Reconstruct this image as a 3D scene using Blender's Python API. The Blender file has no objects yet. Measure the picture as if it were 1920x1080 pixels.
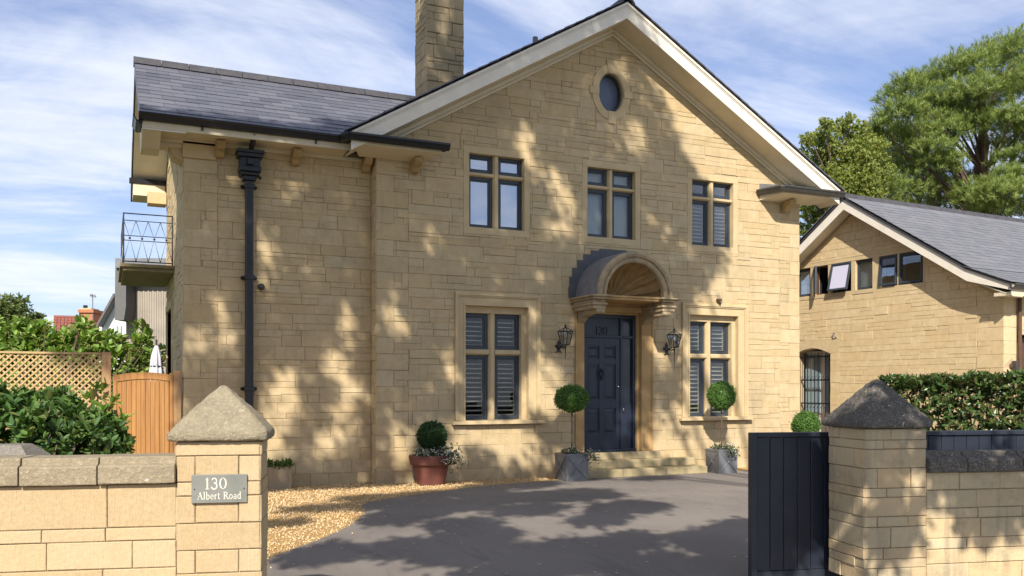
import bpy, math, random
import numpy as np
from mathutils import Vector
from mathutils.geometry import tessellate_polygon
sc = bpy.context.scene
R = math.radians
# ------------------------------------------------------------------ camera, sky, sun, exposure
CAM_H = 1.57; YAW = 24.4
cd = bpy.data.cameras.new('camera'); cam = bpy.data.objects.new('camera', cd); sc.collection.objects.link(cam)
cam.location = (0, 0, CAM_H); cam.rotation_euler = (R(90), 0, R(-YAW))
cd.sensor_width = 36; cd.lens = 31.4; cd.shift_y = 190 / 1920; cd.clip_start = .05; cd.clip_end = 2000
sc.camera = cam
SUN = np.array([.26, .5, -.43]); SUNN = SUN / np.linalg.norm(SUN)
elev = math.asin(-SUNN[2]); sun_az = math.atan2(-SUNN[0], -SUNN[1])      # azimuth of the sun from +Y, clockwise
w = bpy.data.worlds.new('World'); sc.world = w; w.use_nodes = True
nt = w.node_tree; nt.nodes.clear(); L = nt.links.new
def wn(t, **k):
    n = nt.nodes.new(t)
    for a, b in k.items(): setattr(n, a, b)
    return n
sky = wn('ShaderNodeTexSky', sky_type='NISHITA', sun_disc=False, sun_elevation=elev, sun_rotation=sun_az, air_density=1.0, dust_density=.6, ozone_density=2.2)
tc = wn('ShaderNodeTexCoord'); sx = wn('ShaderNodeSeparateXYZ'); L(tc.outputs['Generated'], sx.inputs[0])
def mth(op, a, b=None, c=None):
    m = wn('ShaderNodeMath', operation=op)
    for i, v in enumerate((a, b, c)):
        if v is None: continue
        if isinstance(v, (int, float)): m.inputs[i].default_value = v
        else: L(v, m.inputs[i])
    return m.outputs[0]
zz = mth('ADD', mth('MAXIMUM', sx.outputs[2], 0.0), .16)
cx = mth('DIVIDE', sx.outputs[0], zz); cy = mth('DIVIDE', sx.outputs[1], zz)
cv = wn('ShaderNodeCombineXYZ'); L(cx, cv.inputs[0]); L(cy, cv.inputs[1])
mp = wn('ShaderNodeMapping'); mp.inputs['Rotation'].default_value = (0, 0, R(38)); mp.inputs['Scale'].default_value = (.8, 1.25, 1); mp.inputs['Location'].default_value = (3.1, .6, 0)
L(cv.outputs[0], mp.inputs[0])
n1 = wn('ShaderNodeTexNoise'); n1.inputs['Scale'].default_value = 1.1; n1.inputs['Detail'].default_value = 9; n1.inputs['Roughness'].default_value = .62; n1.inputs['Distortion'].default_value = .7
L(mp.outputs[0], n1.inputs['Vector'])
mp2 = wn('ShaderNodeMapping'); mp2.inputs['Rotation'].default_value = (0, 0, R(55)); mp2.inputs['Scale'].default_value = (.8, 3.2, 1)
L(cv.outputs[0], mp2.inputs[0])
n2 = wn('ShaderNodeTexNoise'); n2.inputs['Scale'].default_value = 1.6; n2.inputs['Detail'].default_value = 6; n2.inputs['Roughness'].default_value = .6; n2.inputs['Distortion'].default_value = .4
L(mp2.outputs[0], n2.inputs['Vector'])
cl = mth('ADD', mth('MULTIPLY', n1.outputs[0], .72), mth('MULTIPLY', n2.outputs[0], .28))
rp = wn('ShaderNodeMapRange', interpolation_type='SMOOTHSTEP'); L(cl, rp.inputs[0])
rp.inputs[1].default_value = .385; rp.inputs[2].default_value = .66; rp.inputs[3].default_value = .17; rp.inputs[4].default_value = .86
hz = wn('ShaderNodeMapRange'); L(sx.outputs[2], hz.inputs[0]); hz.inputs[1].default_value = 0; hz.inputs[2].default_value = .22; hz.inputs[3].default_value = .35; hz.inputs[4].default_value = 0
fac = mth('MINIMUM', mth('ADD', rp.outputs[0], hz.outputs[0]), .95)
tint = wn('ShaderNodeMix', data_type='RGBA', blend_type='MULTIPLY'); tint.inputs[0].default_value = 1
L(sky.outputs[0], tint.inputs[6]); tint.inputs[7].default_value = (.82, .96, 1.28, 1)
mx = wn('ShaderNodeMix', data_type='RGBA'); L(fac, mx.inputs[0]); L(tint.outputs[2], mx.inputs[6]); mx.inputs[7].default_value = (8.4, 8.8, 9.8, 1)
bg = wn('ShaderNodeBackground'); bg.inputs[1].default_value = .08; L(mx.outputs[2], bg.inputs[0])
wo = wn('ShaderNodeOutputWorld'); L(bg.outputs[0], wo.inputs[0])
sl = bpy.data.lights.new('sun', 'SUN'); sl.energy = 4.9; sl.angle = R(.53); sl.color = (1, .94, .84)
so = bpy.data.objects.new('sun', sl); sc.collection.objects.link(so); so.location = (-8, -14, 20)
so.rotation_euler = Vector(SUN.tolist()).to_track_quat('-Z', 'Y').to_euler()
sc.view_settings.view_transform = 'Standard'; sc.view_settings.look = 'None'; sc.view_settings.gamma = 1; sc.view_settings.exposure = .55
sc.view_settings.use_curve_mapping = False
sc.render.engine = 'CYCLES'
# ------------------------------------------------------------------ helpers
rng = random.Random(7); nr = np.random.default_rng(11)
OFF = {}
class G:
    def __init__(s): s.v = []; s.f = []
    def add(s, vs, fs):
        b = len(s.v); s.v += [tuple(map(float, p)) for p in vs]; s.f += [tuple(i + b for i in f) for f in fs]; return s
    def box(s, x0, x1, y0, y1, z0, z1, fr=None):
        p = [(x, y, z) for z in (z0, z1) for y in (y0, y1) for x in (x0, x1)]
        return s.add(p, [(0, 2, 3, 1), (4, 5, 7, 6), (0, 1, 5, 4), (2, 6, 7, 3), (0, 4, 6, 2), (1, 3, 7, 5)])
    def fb(s, fr, a0, a1, z0, z1, o0, o1):
        p = [fr.p(a, z, o) for z in (z0, z1) for o in (o0, o1) for a in (a0, a1)]
        return s.add(p, [(0, 2, 3, 1), (4, 5, 7, 6), (0, 1, 5, 4), (2, 6, 7, 3), (0, 4, 6, 2), (1, 3, 7, 5)])
    def prism(s, pts0, pts1):            # two matching rings of 3-D points
        n = len(pts0)
        fs = [tuple(range(n)), tuple(range(2 * n - 1, n - 1, -1))] + [(i, i + n, (i + 1) % n + n, (i + 1) % n) for i in range(n)]
        return s.add(list(pts0) + list(pts1), fs)
    def rings(s, rs, cap=True, closed=True):
        n = len(rs[0]); v = [p for r in rs for p in r]; f = []
        for k in range(len(rs) - 1):
            for i in range(n if closed else n - 1):
                j = (i + 1) % n; f.append((k * n + i, k * n + j, (k + 1) * n + j, (k + 1) * n + i))
        if cap and closed: f += [tuple(range(n - 1, -1, -1)), tuple((len(rs) - 1) * n + i for i in range(n))]
        return s.add(v, f)
    def tube(s, pts, r, n=8, r1=None):
        pts = [Vector(p) for p in pts]; rs = []
        for i, p in enumerate(pts):
            d = (pts[min(i + 1, len(pts) - 1)] - pts[max(i - 1, 0)]).normalized()
            a = d.orthogonal().normalized() if i == 0 else (pa - d * pa.dot(d)).normalized()
            pa = a; b = d.cross(a); rr = r if r1 is None else r + (r1 - r) * i / (len(pts) - 1)
            rs.append([tuple(p + (a * math.cos(2 * math.pi * k / n) + b * math.sin(2 * math.pi * k / n)) * rr) for k in range(n)])
        return s.rings(rs)
    def lathe(s, c, prof, n=24):
        return s.rings([[(c[0] + r * math.cos(2 * math.pi * k / n), c[1] + r * math.sin(2 * math.pi * k / n), c[2] + z) for k in range(n)] for r, z in prof])
    def ball(s, c, r, n=12, m=8, sq=1):
        return s.lathe(c, [(max(r * math.sin(math.pi * i / m), .0005), -r * sq * math.cos(math.pi * i / m)) for i in range(m + 1)], n)
class Fr:
    def __init__(s, O, u, n): s.O = O; s.u = u; s.n = n
    def p(s, a, z, o=0): return (s.O[0] + s.u[0] * a + s.n[0] * o, s.O[1] + s.u[1] * a + s.n[1] * o, s.O[2] + z)
def root(name, label, cat, loc=(0, 0, 0), group=None):
    o = bpy.data.objects.new(name, None); sc.collection.objects.link(o); o.location = loc; o['label'] = label; o['category'] = cat
    if group: o['group'] = group
    o.empty_display_size = .2; OFF[o.name] = loc; return o
def mk(name, g, mat, parent=None, smooth=False, bevel=0, kind=None, label=None, cat=None, group=None):
    off = OFF[parent.name] if parent else (0, 0, 0)
    me = bpy.data.meshes.new(name); v = g.v
    if off != (0, 0, 0): v = [(a - off[0], b - off[1], c - off[2]) for a, b, c in v]
    me.from_pydata(v, [], g.f); me.materials.append(mat); me.update()
    if smooth: me.polygons.foreach_set('use_smooth', [True] * len(me.polygons))
    o = bpy.data.objects.new(name, me); sc.collection.objects.link(o)
    if parent: o.parent = parent
    OFF[o.name] = off
    if bevel:
        b = o.modifiers.new('bevel', 'BEVEL'); b.width = bevel; b.segments = 2; b.limit_method = 'ANGLE'; b.angle_limit = R(35)
    for k, val in (('kind', kind), ('label', label), ('category', cat), ('group', group)):
        if val: o[k] = val
    return o
def inst(name, src, parent, loc=None, rot=None):
    o = bpy.data.objects.new(name, src.data); sc.collection.objects.link(o); o.parent = parent
    if loc is not None: o.location = loc
    if rot is not None: o.rotation_euler = rot
    return o
def dup(src, parent=None):
    c = src.copy(); sc.collection.objects.link(c); c.parent = parent
    for ch in src.children: dup(ch, c)
    return c
# ------------------------------------------------------------------ materials
def new_mat(name):
    m = bpy.data.materials.new(name); m.use_nodes = True; t = m.node_tree; b = t.nodes['Principled BSDF']
    return m, t, b
def N(t, typ, **k):
    n = t.nodes.new(typ)
    for a, b in k.items():
        if a.startswith('i_'): n.inputs[int(a[2:]) if a[2:].isdigit() else a[2:]].default_value = b
        else: setattr(n, a, b)
    return n
def noise(t, scale, detail=5, rough=.55, vec=None, dist=0):
    n = N(t, 'ShaderNodeTexNoise'); n.inputs['Scale'].default_value = scale; n.inputs['Detail'].default_value = detail; n.inputs['Roughness'].default_value = rough; n.inputs['Distortion'].default_value = dist
    if vec is None:
        g = N(t, 'ShaderNodeNewGeometry'); vec = g.outputs['Position']
    t.links.new(vec, n.inputs['Vector']); return n.outputs['Fac']
def pos(t, sc_=(1, 1, 1)):
    g = N(t, 'ShaderNodeNewGeometry'); m = N(t, 'ShaderNodeMapping'); m.inputs['Scale'].default_value = sc_
    t.links.new(g.outputs['Position'], m.inputs[0]); return m.outputs[0]
def rand(t):
    oi = N(t, 'ShaderNodeObjectInfo'); g = N(t, 'ShaderNodeNewGeometry'); a = N(t, 'ShaderNodeMath', operation='ADD'); f = N(t, 'ShaderNodeMath', operation='FRACT')
    t.links.new(oi.outputs['Random'], a.inputs[0]); t.links.new(g.outputs['Random Per Island'], a.inputs[1]); t.links.new(a.outputs[0], f.inputs[0]); return f.outputs[0]
def mrange(t, v, a, b, c, d):
    m = N(t, 'ShaderNodeMapRange'); t.links.new(v, m.inputs[0])
    for i, x in enumerate((a, b, c, d)): m.inputs[i + 1].default_value = x
    return m.outputs[0]
def ramp(t, v, stops):
    r = N(t, 'ShaderNodeValToRGB'); e = r.color_ramp.elements
    while len(e) < len(stops): e.new(.5)
    for x, (p, c) in zip(e, stops): x.position = p; x.color = (*c, 1)
    t.links.new(v, r.inputs[0]); return r.outputs[0]
def mix(t, f, a, b, typ='MIX'):
    m = N(t, 'ShaderNodeMix', data_type='RGBA', blend_type=typ)
    for i, x in ((0, f), (6, a), (7, b)):
        if isinstance(x, (int, float)): m.inputs[i].default_value = x
        elif isinstance(x, tuple): m.inputs[i].default_value = (*x, 1)
        else: t.links.new(x, m.inputs[i])
    return m.outputs[2]
def bump(t, b, h, strength=.3, dist=.01):
    n = N(t, 'ShaderNodeBump'); n.inputs['Strength'].default_value = strength; n.inputs['Distance'].default_value = dist
    t.links.new(h, n.inputs['Height']); t.links.new(n.outputs[0], b.inputs['Normal'])
def stone_mat(name, cols, dirt=(.17, .145, .11), dirt_amt=.35, tool=0, dirt_lo=.55, lich=0, bs=.35):
    m, t, b = new_mat(name); r = rand(t); n = len(cols)
    c = ramp(t, r, [(i / (n - 1), cols[i]) for i in range(n)])
    big = noise(t, 1.3, 4); fine = noise(t, 38, 5, .7); mid = noise(t, 7, 5, .65)
    c = mix(t, mrange(t, mid, .3, .75, .0, .55), c, (.34, .24, .115), 'MIX') if not tool else mix(t, mrange(t, mid, .42, .8, 0, .45), c, (.40, .27, .13))
    c = mix(t, mrange(t, fine, .3, .7, 0, .35), c, (.64, .50, .28), 'MIX')
    c = mix(t, mrange(t, big, dirt_lo, .85, 0, dirt_amt), c, dirt)
    sp = noise(t, 75, 3, .8); c = mix(t, mrange(t, sp, .64, .74, 0, .45), c, (.20, .155, .09))
    bl = noise(t, 3.1, 5, .7, pos(t, (1, 1, 1.6))); c = mix(t, mrange(t, bl, .54, .72, 0, dirt_amt * .9), c, (.27, .225, .15))
    st = noise(t, 1, 4, .6, pos(t, (9, 9, .9)))
    c = mix(t, mrange(t, st, .55, .8, 0, dirt_amt), c, dirt)
    if lich:
        li = noise(t, 26, 3, .6); c = mix(t, mrange(t, li, .66, .72, 0, lich), c, (.5, .49, .42))
    t.links.new(c, b.inputs['Base Color']); b.inputs['Roughness'].default_value = .92; b.inputs['Specular IOR Level'].default_value = .2
    h = fine
    if tool:
        tl = noise(t, 1, 2, .5, pos(t, (150, 150, 9))); a = N(t, 'ShaderNodeMath', operation='ADD'); t.links.new(fine, a.inputs[0]); t.links.new(tl, a.inputs[1]); h = a.outputs[0]
    bump(t, b, h, bs, .012); return m
def plain(name, col, rough=.6, metal=0, var=.0, scale=6, bumpv=0, spec=.5, col2=None, clear=0):
    m, t, b = new_mat(name); b.inputs['Roughness'].default_value = rough; b.inputs['Metallic'].default_value = metal; b.inputs['Specular IOR Level'].default_value = spec
    if clear: b.inputs['Coat Weight'].default_value = clear; b.inputs['Coat Roughness'].default_value = .12
    n = noise(t, scale, 6, .6)
    c2 = col2 or tuple(x * (1 - var) for x in col)
    t.links.new(mix(t, mrange(t, n, .35, .68, 0, 1), tuple(col), c2), b.inputs['Base Color'])
    if bumpv: bump(t, b, noise(t, scale * 8, 4, .6), bumpv, .01)
    return m
M = {}
M['stone'] = stone_mat('bath_stone', dirt_lo=.5, bs=.5, cols= [(.55, .425, .255), (.49, .375, .215), (.57, .45, .28), (.53, .395, .225), (.46, .36, .215), (.56, .435, .265), (.50, .38, .215), (.55, .445, .285), (.50, .365, .20), (.57, .44, .26)], dirt_amt=.3)
M['stone_g'] = stone_mat('garage_stone', [(.66, .51, .30), (.61, .455, .25), (.68, .53, .32), (.61, .44, .24), (.65, .50, .30), (.58, .44, .25)], dirt_amt=.08)
M['dressed'] = plain('dressed_stone', (.56, .43, .245), .9, var=.14, scale=5, bumpv=.2, spec=.2)
M['door_stone'] = plain('door_surround_stone', (.47, .31, .14), .9, scale=4, bumpv=.25, spec=.2, col2=(.36, .225, .10))
M['hood_stone'] = plain('hood_stone', (.45, .34, .20), .9, scale=7, bumpv=.35, spec=.2, col2=(.27, .21, .135))
M['mortar'] = plain('mortar', (.43, .335, .205), .95, var=.2, scale=9, spec=.1, bumpv=.3)
M['wall_l'] = stone_mat('garden_wall_stone', [(.455, .345, .21), (.40, .29, .165), (.475, .37, .235), (.435, .325, .195)], dirt_amt=.12, tool=1, bs=.5)
M['wall_r'] = stone_mat('weathered_wall_stone', [(.56, .44, .27), (.48, .385, .245), (.57, .405, .225), (.52, .42, .27), (.58, .455, .285)], dirt=(.15, .14, .12), dirt_amt=.6, tool=1, dirt_lo=.42, bs=.5)
M['wmortar'] = plain('wall_mortar', (.47, .37, .235), .95, var=.3, scale=12, spec=.1, bumpv=.4)
def cap_mat(name, a, b_, c_, sc_=14):
    m, t, b = new_mat(name); n = noise(t, sc_, 7, .7); n2 = noise(t, sc_ * 4, 5, .7); n3 = noise(t, 3.2, 3, .6)
    c = mix(t, mrange(t, n, .3, .7, 0, 1), a, b_); c = mix(t, mrange(t, n2, .5, .66, 0, .9), c, c_); c = mix(t, mrange(t, noise(t, 110, 3, .8), .58, .68, 0, .7), c, tuple(x * .45 for x in b_))
    c = mix(t, mrange(t, n3, .55, .75, 0, .5), c, tuple(x * .55 for x in b_))
    v = noise(t, 17, 2, .5, dist=.6); c = mix(t, mrange(t, v, .735, .76, 0, .85), c, (.42, .34, .1))
    v2 = noise(t, 21, 2, .5, pos(t, (1, 1.2, .9)), .4); c = mix(t, mrange(t, v2, .71, .73, 0, .8), c, (.55, .53, .47))
    t.links.new(c, b.inputs['Base Color']); b.inputs['Roughness'].default_value = .95; b.inputs['Specular IOR Level'].default_value = .2
    bump(t, b, n2, .9, .02); return m
M['cap_l'] = cap_mat('lichen_cap_stone', (.34, .285, .19), (.23, .195, .135), (.44, .38, .27))
M['cap_r'] = cap_mat('dark_weathered_cap_stone', (.15, .13, .11), (.08, .072, .062), (.30, .275, .235))
M['cope_l'] = cap_mat('coping_stone', (.35, .285, .19), (.25, .205, .14), (.42, .345, .235), 9)
def slate_mat(name, cols, rough=.45):
    m, t, b = new_mat(name); r = rand(t); c = ramp(t, r, [(i / (len(cols) - 1), cols[i]) for i in range(len(cols))])
    n = noise(t, 5, 6, .65); c = mix(t, mrange(t, n, .4, .75, 0, .4), c, (.10, .10, .115)); t.links.new(c, b.inputs['Base Color'])
    b.inputs['Roughness'].default_value = rough; bump(t, b, noise(t, 60, 4, .6), .25, .004); return m
M['slate'] = slate_mat('roof_slate', [(.085, .086, .105), (.12, .12, .142), (.07, .07, .088), (.135, .134, .155), (.10, .10, .12)])
M['slate_g'] = slate_mat('garage_slate', [(.155, .155, .168), (.18, .178, .192), (.14, .142, .155), (.17, .17, .178)], .6)
M['ridge'] = plain('ridge_tile', (.065, .062, .07), .8, var=.35, scale=9, bumpv=.3)
M['dark_under'] = plain('roof_underlay', (.03, .03, .035), .9)
M['lead'] = plain('lead_sheet', (.20, .20, .215), .6, metal=.1, var=.3, scale=5, bumpv=.1)
M['cream'] = plain('cream_painted_wood', (.66, .57, .40), .6, var=.12, scale=3)
M['barge'] = plain('white_painted_board', (.76, .69, .57), .55, var=.1, scale=4)
M['black'] = plain('black_iron', (.012, .012, .014), .35, var=.3, scale=10, spec=.5)
M['bronze'] = plain('dark_gutter', (.055, .052, .045), .4, var=.3, scale=10)
M['navy'] = plain('dark_blue_paint', (.018, .025, .044), .38, var=.25, scale=6)
M['frame'] = plain('window_frame_grey_blue', (.036, .046, .058), .4, var=.1)
M['gate'] = plain('gate_blue_grey_paint', (.014, .019, .032), .42, scale=2.2, col2=(.026, .031, .042), bumpv=.08)
M['white'] = plain('white_paint', (.72, .70, .64), .5, var=.06)
M['slat'] = plain('blind_slat_cream', (.66, .60, .44), .55, var=.08)
M['blind_sky'] = plain('sky_tinted_blind', (.66, .68, .86), .3, var=.08, scale=1.5)  # white blind tinted lavender to stand in for sky reflected in the panes
M['blind_grey'] = plain('pale_grey_blind', (.40, .45, .44), .7, var=.12, scale=1.5)
M['room'] = plain('dark_room', (.015, .014, .013), .9)
M['oval'] = plain('oval_window_blind', (.085, .10, .16), .3, var=.25, scale=3)
M['zinc'] = plain('zinc_planter', (.22, .225, .235), .5, metal=.35, var=.3, scale=7, bumpv=.1)
M['terra'] = plain('terracotta', (.165, .055, .04), .75, var=.25, scale=7, bumpv=.15)
M['brown'] = plain('brown_wood', (.10, .05, .025), .6, var=.3)
M['brass'] = plain('polished_metal', (.6, .55, .45), .25, metal=1)
M['sign'] = plain('slate_sign', (.20, .20, .175), .5, var=.22, scale=9)
M['letter'] = plain('cream_lettering', (.66, .63, .52), .6)
M['umb'] = plain('umbrella_cloth', (.55, .54, .60), .8, var=.12)
M['render'] = plain('white_render', (.75, .74, .70), .9, var=.06)
M['clad'] = plain('beige_cladding', (.36, .31, .25), .8, var=.2, scale=2)
M['soffit_g'] = plain('grey_verge', (.13, .125, .12), .8, var=.15)
M['redtile'] = plain('red_clay_tile', (.30, .10, .07), .85, var=.4, scale=5)
M['brick'] = plain('orange_brick', (.46, .18, .085), .9, var=.3, scale=9)
M['bark'] = plain('bark', (.13, .09, .065), .95, var=.45, scale=6, bumpv=.6)
M['pbark'] = plain('pine_bark', (.20, .125, .09), .95, var=.45, scale=4, bumpv=.6)
M['soil'] = plain('soil', (.05, .035, .025), .95, var=.4, scale=20)
def glass(name, refl=1.0, tint=(.85, .88, .9)):
    m, t, b = new_mat(name); t.nodes.remove(b); o = t.nodes['Material Output']
    tr = N(t, 'ShaderNodeBsdfTransparent'); tr.inputs[0].default_value = (*tint, 1); gl = N(t, 'ShaderNodeBsdfGlossy'); gl.inputs['Roughness'].default_value = .02; gl.inputs[0].default_value = (.95, .97, 1, 1)
    fr = N(t, 'ShaderNodeFresnel'); fr.inputs[0].default_value = 1.55; a = N(t, 'ShaderNodeMath', operation='MULTIPLY'); a.use_clamp = True; t.links.new(fr.outputs[0], a.inputs[0]); a.inputs[1].default_value = 2.0 * refl
    n = noise(t, 1.6, 2, .5); bp = N(t, 'ShaderNodeBump'); bp.inputs['Strength'].default_value = .06; bp.inputs['Distance'].default_value = .02; t.links.new(n, bp.inputs['Height']); t.links.new(bp.outputs[0], gl.inputs['Normal'])
    ms = N(t, 'ShaderNodeMixShader'); t.links.new(a.outputs[0], ms.inputs[0]); t.links.new(tr.outputs[0], ms.inputs[1]); t.links.new(gl.outputs[0], ms.inputs[2]); t.links.new(ms.outputs[0], o.inputs[0]); return m
M['glass'] = glass('window_glass', .3, (.95, .97, .98)); M['glass_hi'] = glass('bright_window_glass', 2.8); M['lampglass'] = glass('lantern_glass', 1.0, (.7, .72, .72))
def leaf_mat(name, cols, trans=.3, rough=.5, spec=.4):
    m, t, b = new_mat(name); o = t.nodes['Material Output']; r = rand(t); c = ramp(t, r, [(i / (len(cols) - 1), cols[i]) for i in range(len(cols))])
    t.links.new(c, b.inputs['Base Color']); b.inputs['Roughness'].default_value = rough; b.inputs['Specular IOR Level'].default_value = spec
    tl = N(t, 'ShaderNodeBsdfTranslucent'); t.links.new(mix(t, 1.0, c, (1.25, 1.3, .6), 'MULTIPLY'), tl.inputs[0])
    ms = N(t, 'ShaderNodeMixShader'); ms.inputs[0].default_value = trans; t.links.new(b.outputs[0], ms.inputs[1]); t.links.new(tl.outputs[0], ms.inputs[2]); t.links.new(ms.outputs[0], o.inputs[0]); return m
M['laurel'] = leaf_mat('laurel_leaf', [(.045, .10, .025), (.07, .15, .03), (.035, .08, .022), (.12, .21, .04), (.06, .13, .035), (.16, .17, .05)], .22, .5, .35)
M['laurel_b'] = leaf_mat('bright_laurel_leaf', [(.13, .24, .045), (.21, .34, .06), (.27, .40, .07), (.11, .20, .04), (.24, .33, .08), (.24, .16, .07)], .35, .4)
M['hedge'] = leaf_mat('hedge_leaf', [(.05, .10, .025), (.075, .14, .03), (.04, .08, .025), (.10, .165, .04), (.14, .10, .04), (.06, .12, .03)], .2, .3, .6)
M['box'] = leaf_mat('box_leaf', [(.08, .17, .03), (.12, .23, .045), (.06, .13, .025), (.10, .20, .035)], .2)
M['box_d'] = leaf_mat('dark_box_leaf', [(.03, .075, .02), (.045, .10, .025), (.025, .06, .018)], .15)
M['pine'] = leaf_mat('pine_needles', [(.17, .245, .06), (.24, .31, .07), (.13, .195, .05), (.29, .34, .075), (.20, .27, .06), (.30, .29, .08)], .18)
M['broad'] = leaf_mat('yellowing_leaf', [(.21, .27, .06), (.29, .32, .07), (.16, .22, .05), (.33, .32, .08), (.20, .26, .06)], .35)
M['broad_g'] = leaf_mat('green_tree_leaf', [(.12, .17, .045), (.16, .20, .055), (.09, .13, .04), (.19, .21, .07)], .35)
M['flower'] = plain('white_flower', (.72, .70, .66), .7)
M['flower_p'] = leaf_mat('trailing_leaf', [(.08, .12, .04), (.13, .16, .06), (.06, .09, .035), (.20, .20, .09)], .2)
# asphalt
m, t, b = new_mat('asphalt'); n = noise(t, 220, 3, .7); n2 = noise(t, 2.2, 5, .6); n3 = noise(t, .5, 3, .5)
c = mix(t, mrange(t, n, .35, .7, 0, 1), (.115, .10, .088), (.32, .28, .245)); c = mix(t, mrange(t, n2, .4, .75, 0, .35), c, (.16, .137, .12)); c = mix(t, mrange(t, n3, .4, .7, 0, .35), c, (.36, .31, .265)); n4 = noise(t, 90, 2, .8); c = mix(t, mrange(t, n4, .62, .72, 0, .5), c, (.45, .41, .36)); c = mix(t, mrange(t, noise(t, 5, 2, .5, pos(t, (1, .16, 1)), 1.2), .56, .70, 0, .3), c, (.12, .105, .095))
t.links.new(c, b.inputs['Base Color']); b.inputs['Roughness'].default_value = .85; b.inputs['Specular IOR Level'].default_value = .3; bump(t, b, n, .9, .010); M['asphalt'] = m
m, t, b = new_mat('gravel_bed'); n = noise(t, 60, 3, .7); c = mix(t, mrange(t, n, .35, .7, 0, 1), (.30, .17, .055), (.56, .36, .14)); t.links.new(c, b.inputs['Base Color']); b.inputs['Roughness'].default_value = .95; bump(t, b, n, .8, .02); M['gravel'] = m
m, t, b = new_mat('gravel_stones'); c = ramp(t, rand(t), [(0, (.58, .39, .17)), (.25, (.68, .50, .27)), (.5, (.44, .28, .12)), (.75, (.76, .62, .40)), (1, (.60, .42, .20))]); t.links.new(c, b.inputs['Base Color']); b.inputs['Roughness'].default_value = .9; M['pebble'] = m
m, t, b = new_mat('lawn_ground'); n = noise(t, 9, 5, .7); c = mix(t, mrange(t, n, .35, .7, 0, 1), (.05, .08, .025), (.09, .10, .04)); t.links.new(c, b.inputs['Base Color']); b.inputs['Roughness'].default_value = .95; M['earth'] = m
def timber(name, c1, c2, ax=(14, 14, .7)):
    m, t, b = new_mat(name); n = noise(t, 1.5, 6, .65, pos(t, ax), .5); r = rand(t)
    c = mix(t, mrange(t, n, .3, .7, 0, 1), c1, c2); c = mix(t, mrange(t, r, 0, 1, 0, .25), c, tuple(x * .6 for x in c1)); t.links.new(c, b.inputs['Base Color']); b.inputs['Roughness'].default_value = .6; bump(t, b, n, .2, .005); return m
M['timber'] = timber('orange_timber', (.50, .245, .07), (.27, .12, .035)); M['trellis'] = timber('trellis_lath', (.55, .38, .17), (.42, .28, .12), (8, 8, 8)); M['post'] = timber('fence_post_wood', (.42, .25, .115), (.30, .17, .075))
# ------------------------------------------------------------------ stonework
def clip_half(poly, a, b, c):            # keep a*x + b*y <= c
    out = []
    for i in range(len(poly)):
        p, q = poly[i], poly[(i + 1) % len(poly)]; dp = a * p[0] + b * p[1] - c; dq = a * q[0] + b * q[1] - c
        if dp <= 0: out.append(p)
        if (dp < 0 < dq) or (dq < 0 < dp):
            t_ = dp / (dp - dq); out.append((p[0] + (q[0] - p[0]) * t_, p[1] + (q[1] - p[1]) * t_))
    return out
def area(p): return abs(sum(p[i][0] * p[(i + 1) % len(p)][1] - p[(i + 1) % len(p)][0] * p[i][1] for i in range(len(p)))) / 2
def cut(rects, holes):
    for h in holes:
        out = []
        for (a0, a1, z0, z1) in rects:
            if a1 <= h[0] or a0 >= h[1] or z1 <= h[2] or z0 >= h[3]: out.append((a0, a1, z0, z1)); continue
            if a0 < h[0]: out.append((a0, h[0], z0, z1))
            if a1 > h[1]: out.append((h[1], a1, z0, z1))
            m0, m1 = max(a0, h[0]), min(a1, h[1])
            if z0 < h[2]: out.append((m0, m1, z0, h[2]))
            if z1 > h[3]: out.append((m0, m1, h[3], z1))
        rects = out
    return [r for r in rects if r[1] - r[0] > .035 and r[3] - r[2] > .03]
def lay(a0, a1, z0, z1, rg, regular=0, hr=(.15, .27), lr=(.26, .85), split=.6, courses=None):
    out = []; z = z0; ci = 0
    while z < z1 - .02:
        reg = z < regular
        h = courses[ci] if courses and ci < len(courses) else (rg.uniform(.19, .215) if reg else rg.uniform(*hr)); ci += 1
        if z1 - (z + h) < .1: h = z1 - z
        a = a0 - rg.uniform(0, .3) * (lr[0] > .2)
        while a < a1 - .01:
            l = rg.uniform(.3, .55) if reg else rg.uniform(*lr)
            if a1 - (a + l) < .14: l = a1 - a
            s = max(a, a0)
            if a + l > a0 + .02:
                if s == a0 and a + l - s < .12: l = .14 + s - a
                if not reg and h > .17 and rg.random() < split:
                    k = rg.uniform(.32, .68)
                    for zz0, zz1 in ((z, z + h * k), (z + h * k, z + h)):
                        if l > .4 and rg.random() < .45:
                            m_ = s + (a + l - s) * rg.uniform(.3, .7); out += [(s, m_, zz0, zz1), (m_, a + l, zz0, zz1)]
                        else: out.append((s, a + l, zz0, zz1))
                else: out.append((s, a + l, z, z + h))
            a += l
        z += h
    return out
def quoins(a, side, z0, z1, rg, h=.28, lw=.52, sw=.27, skip=()):
    out = []; z = z0; k = 0
    while z < z1 - .05:
        zt = min(z + h, z1); l = lw if k % 2 else sw
        out.append((a, a + l, z, zt) if side < 0 else (a - l, a, z, zt)); z = zt; k += 1
    return out
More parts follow.
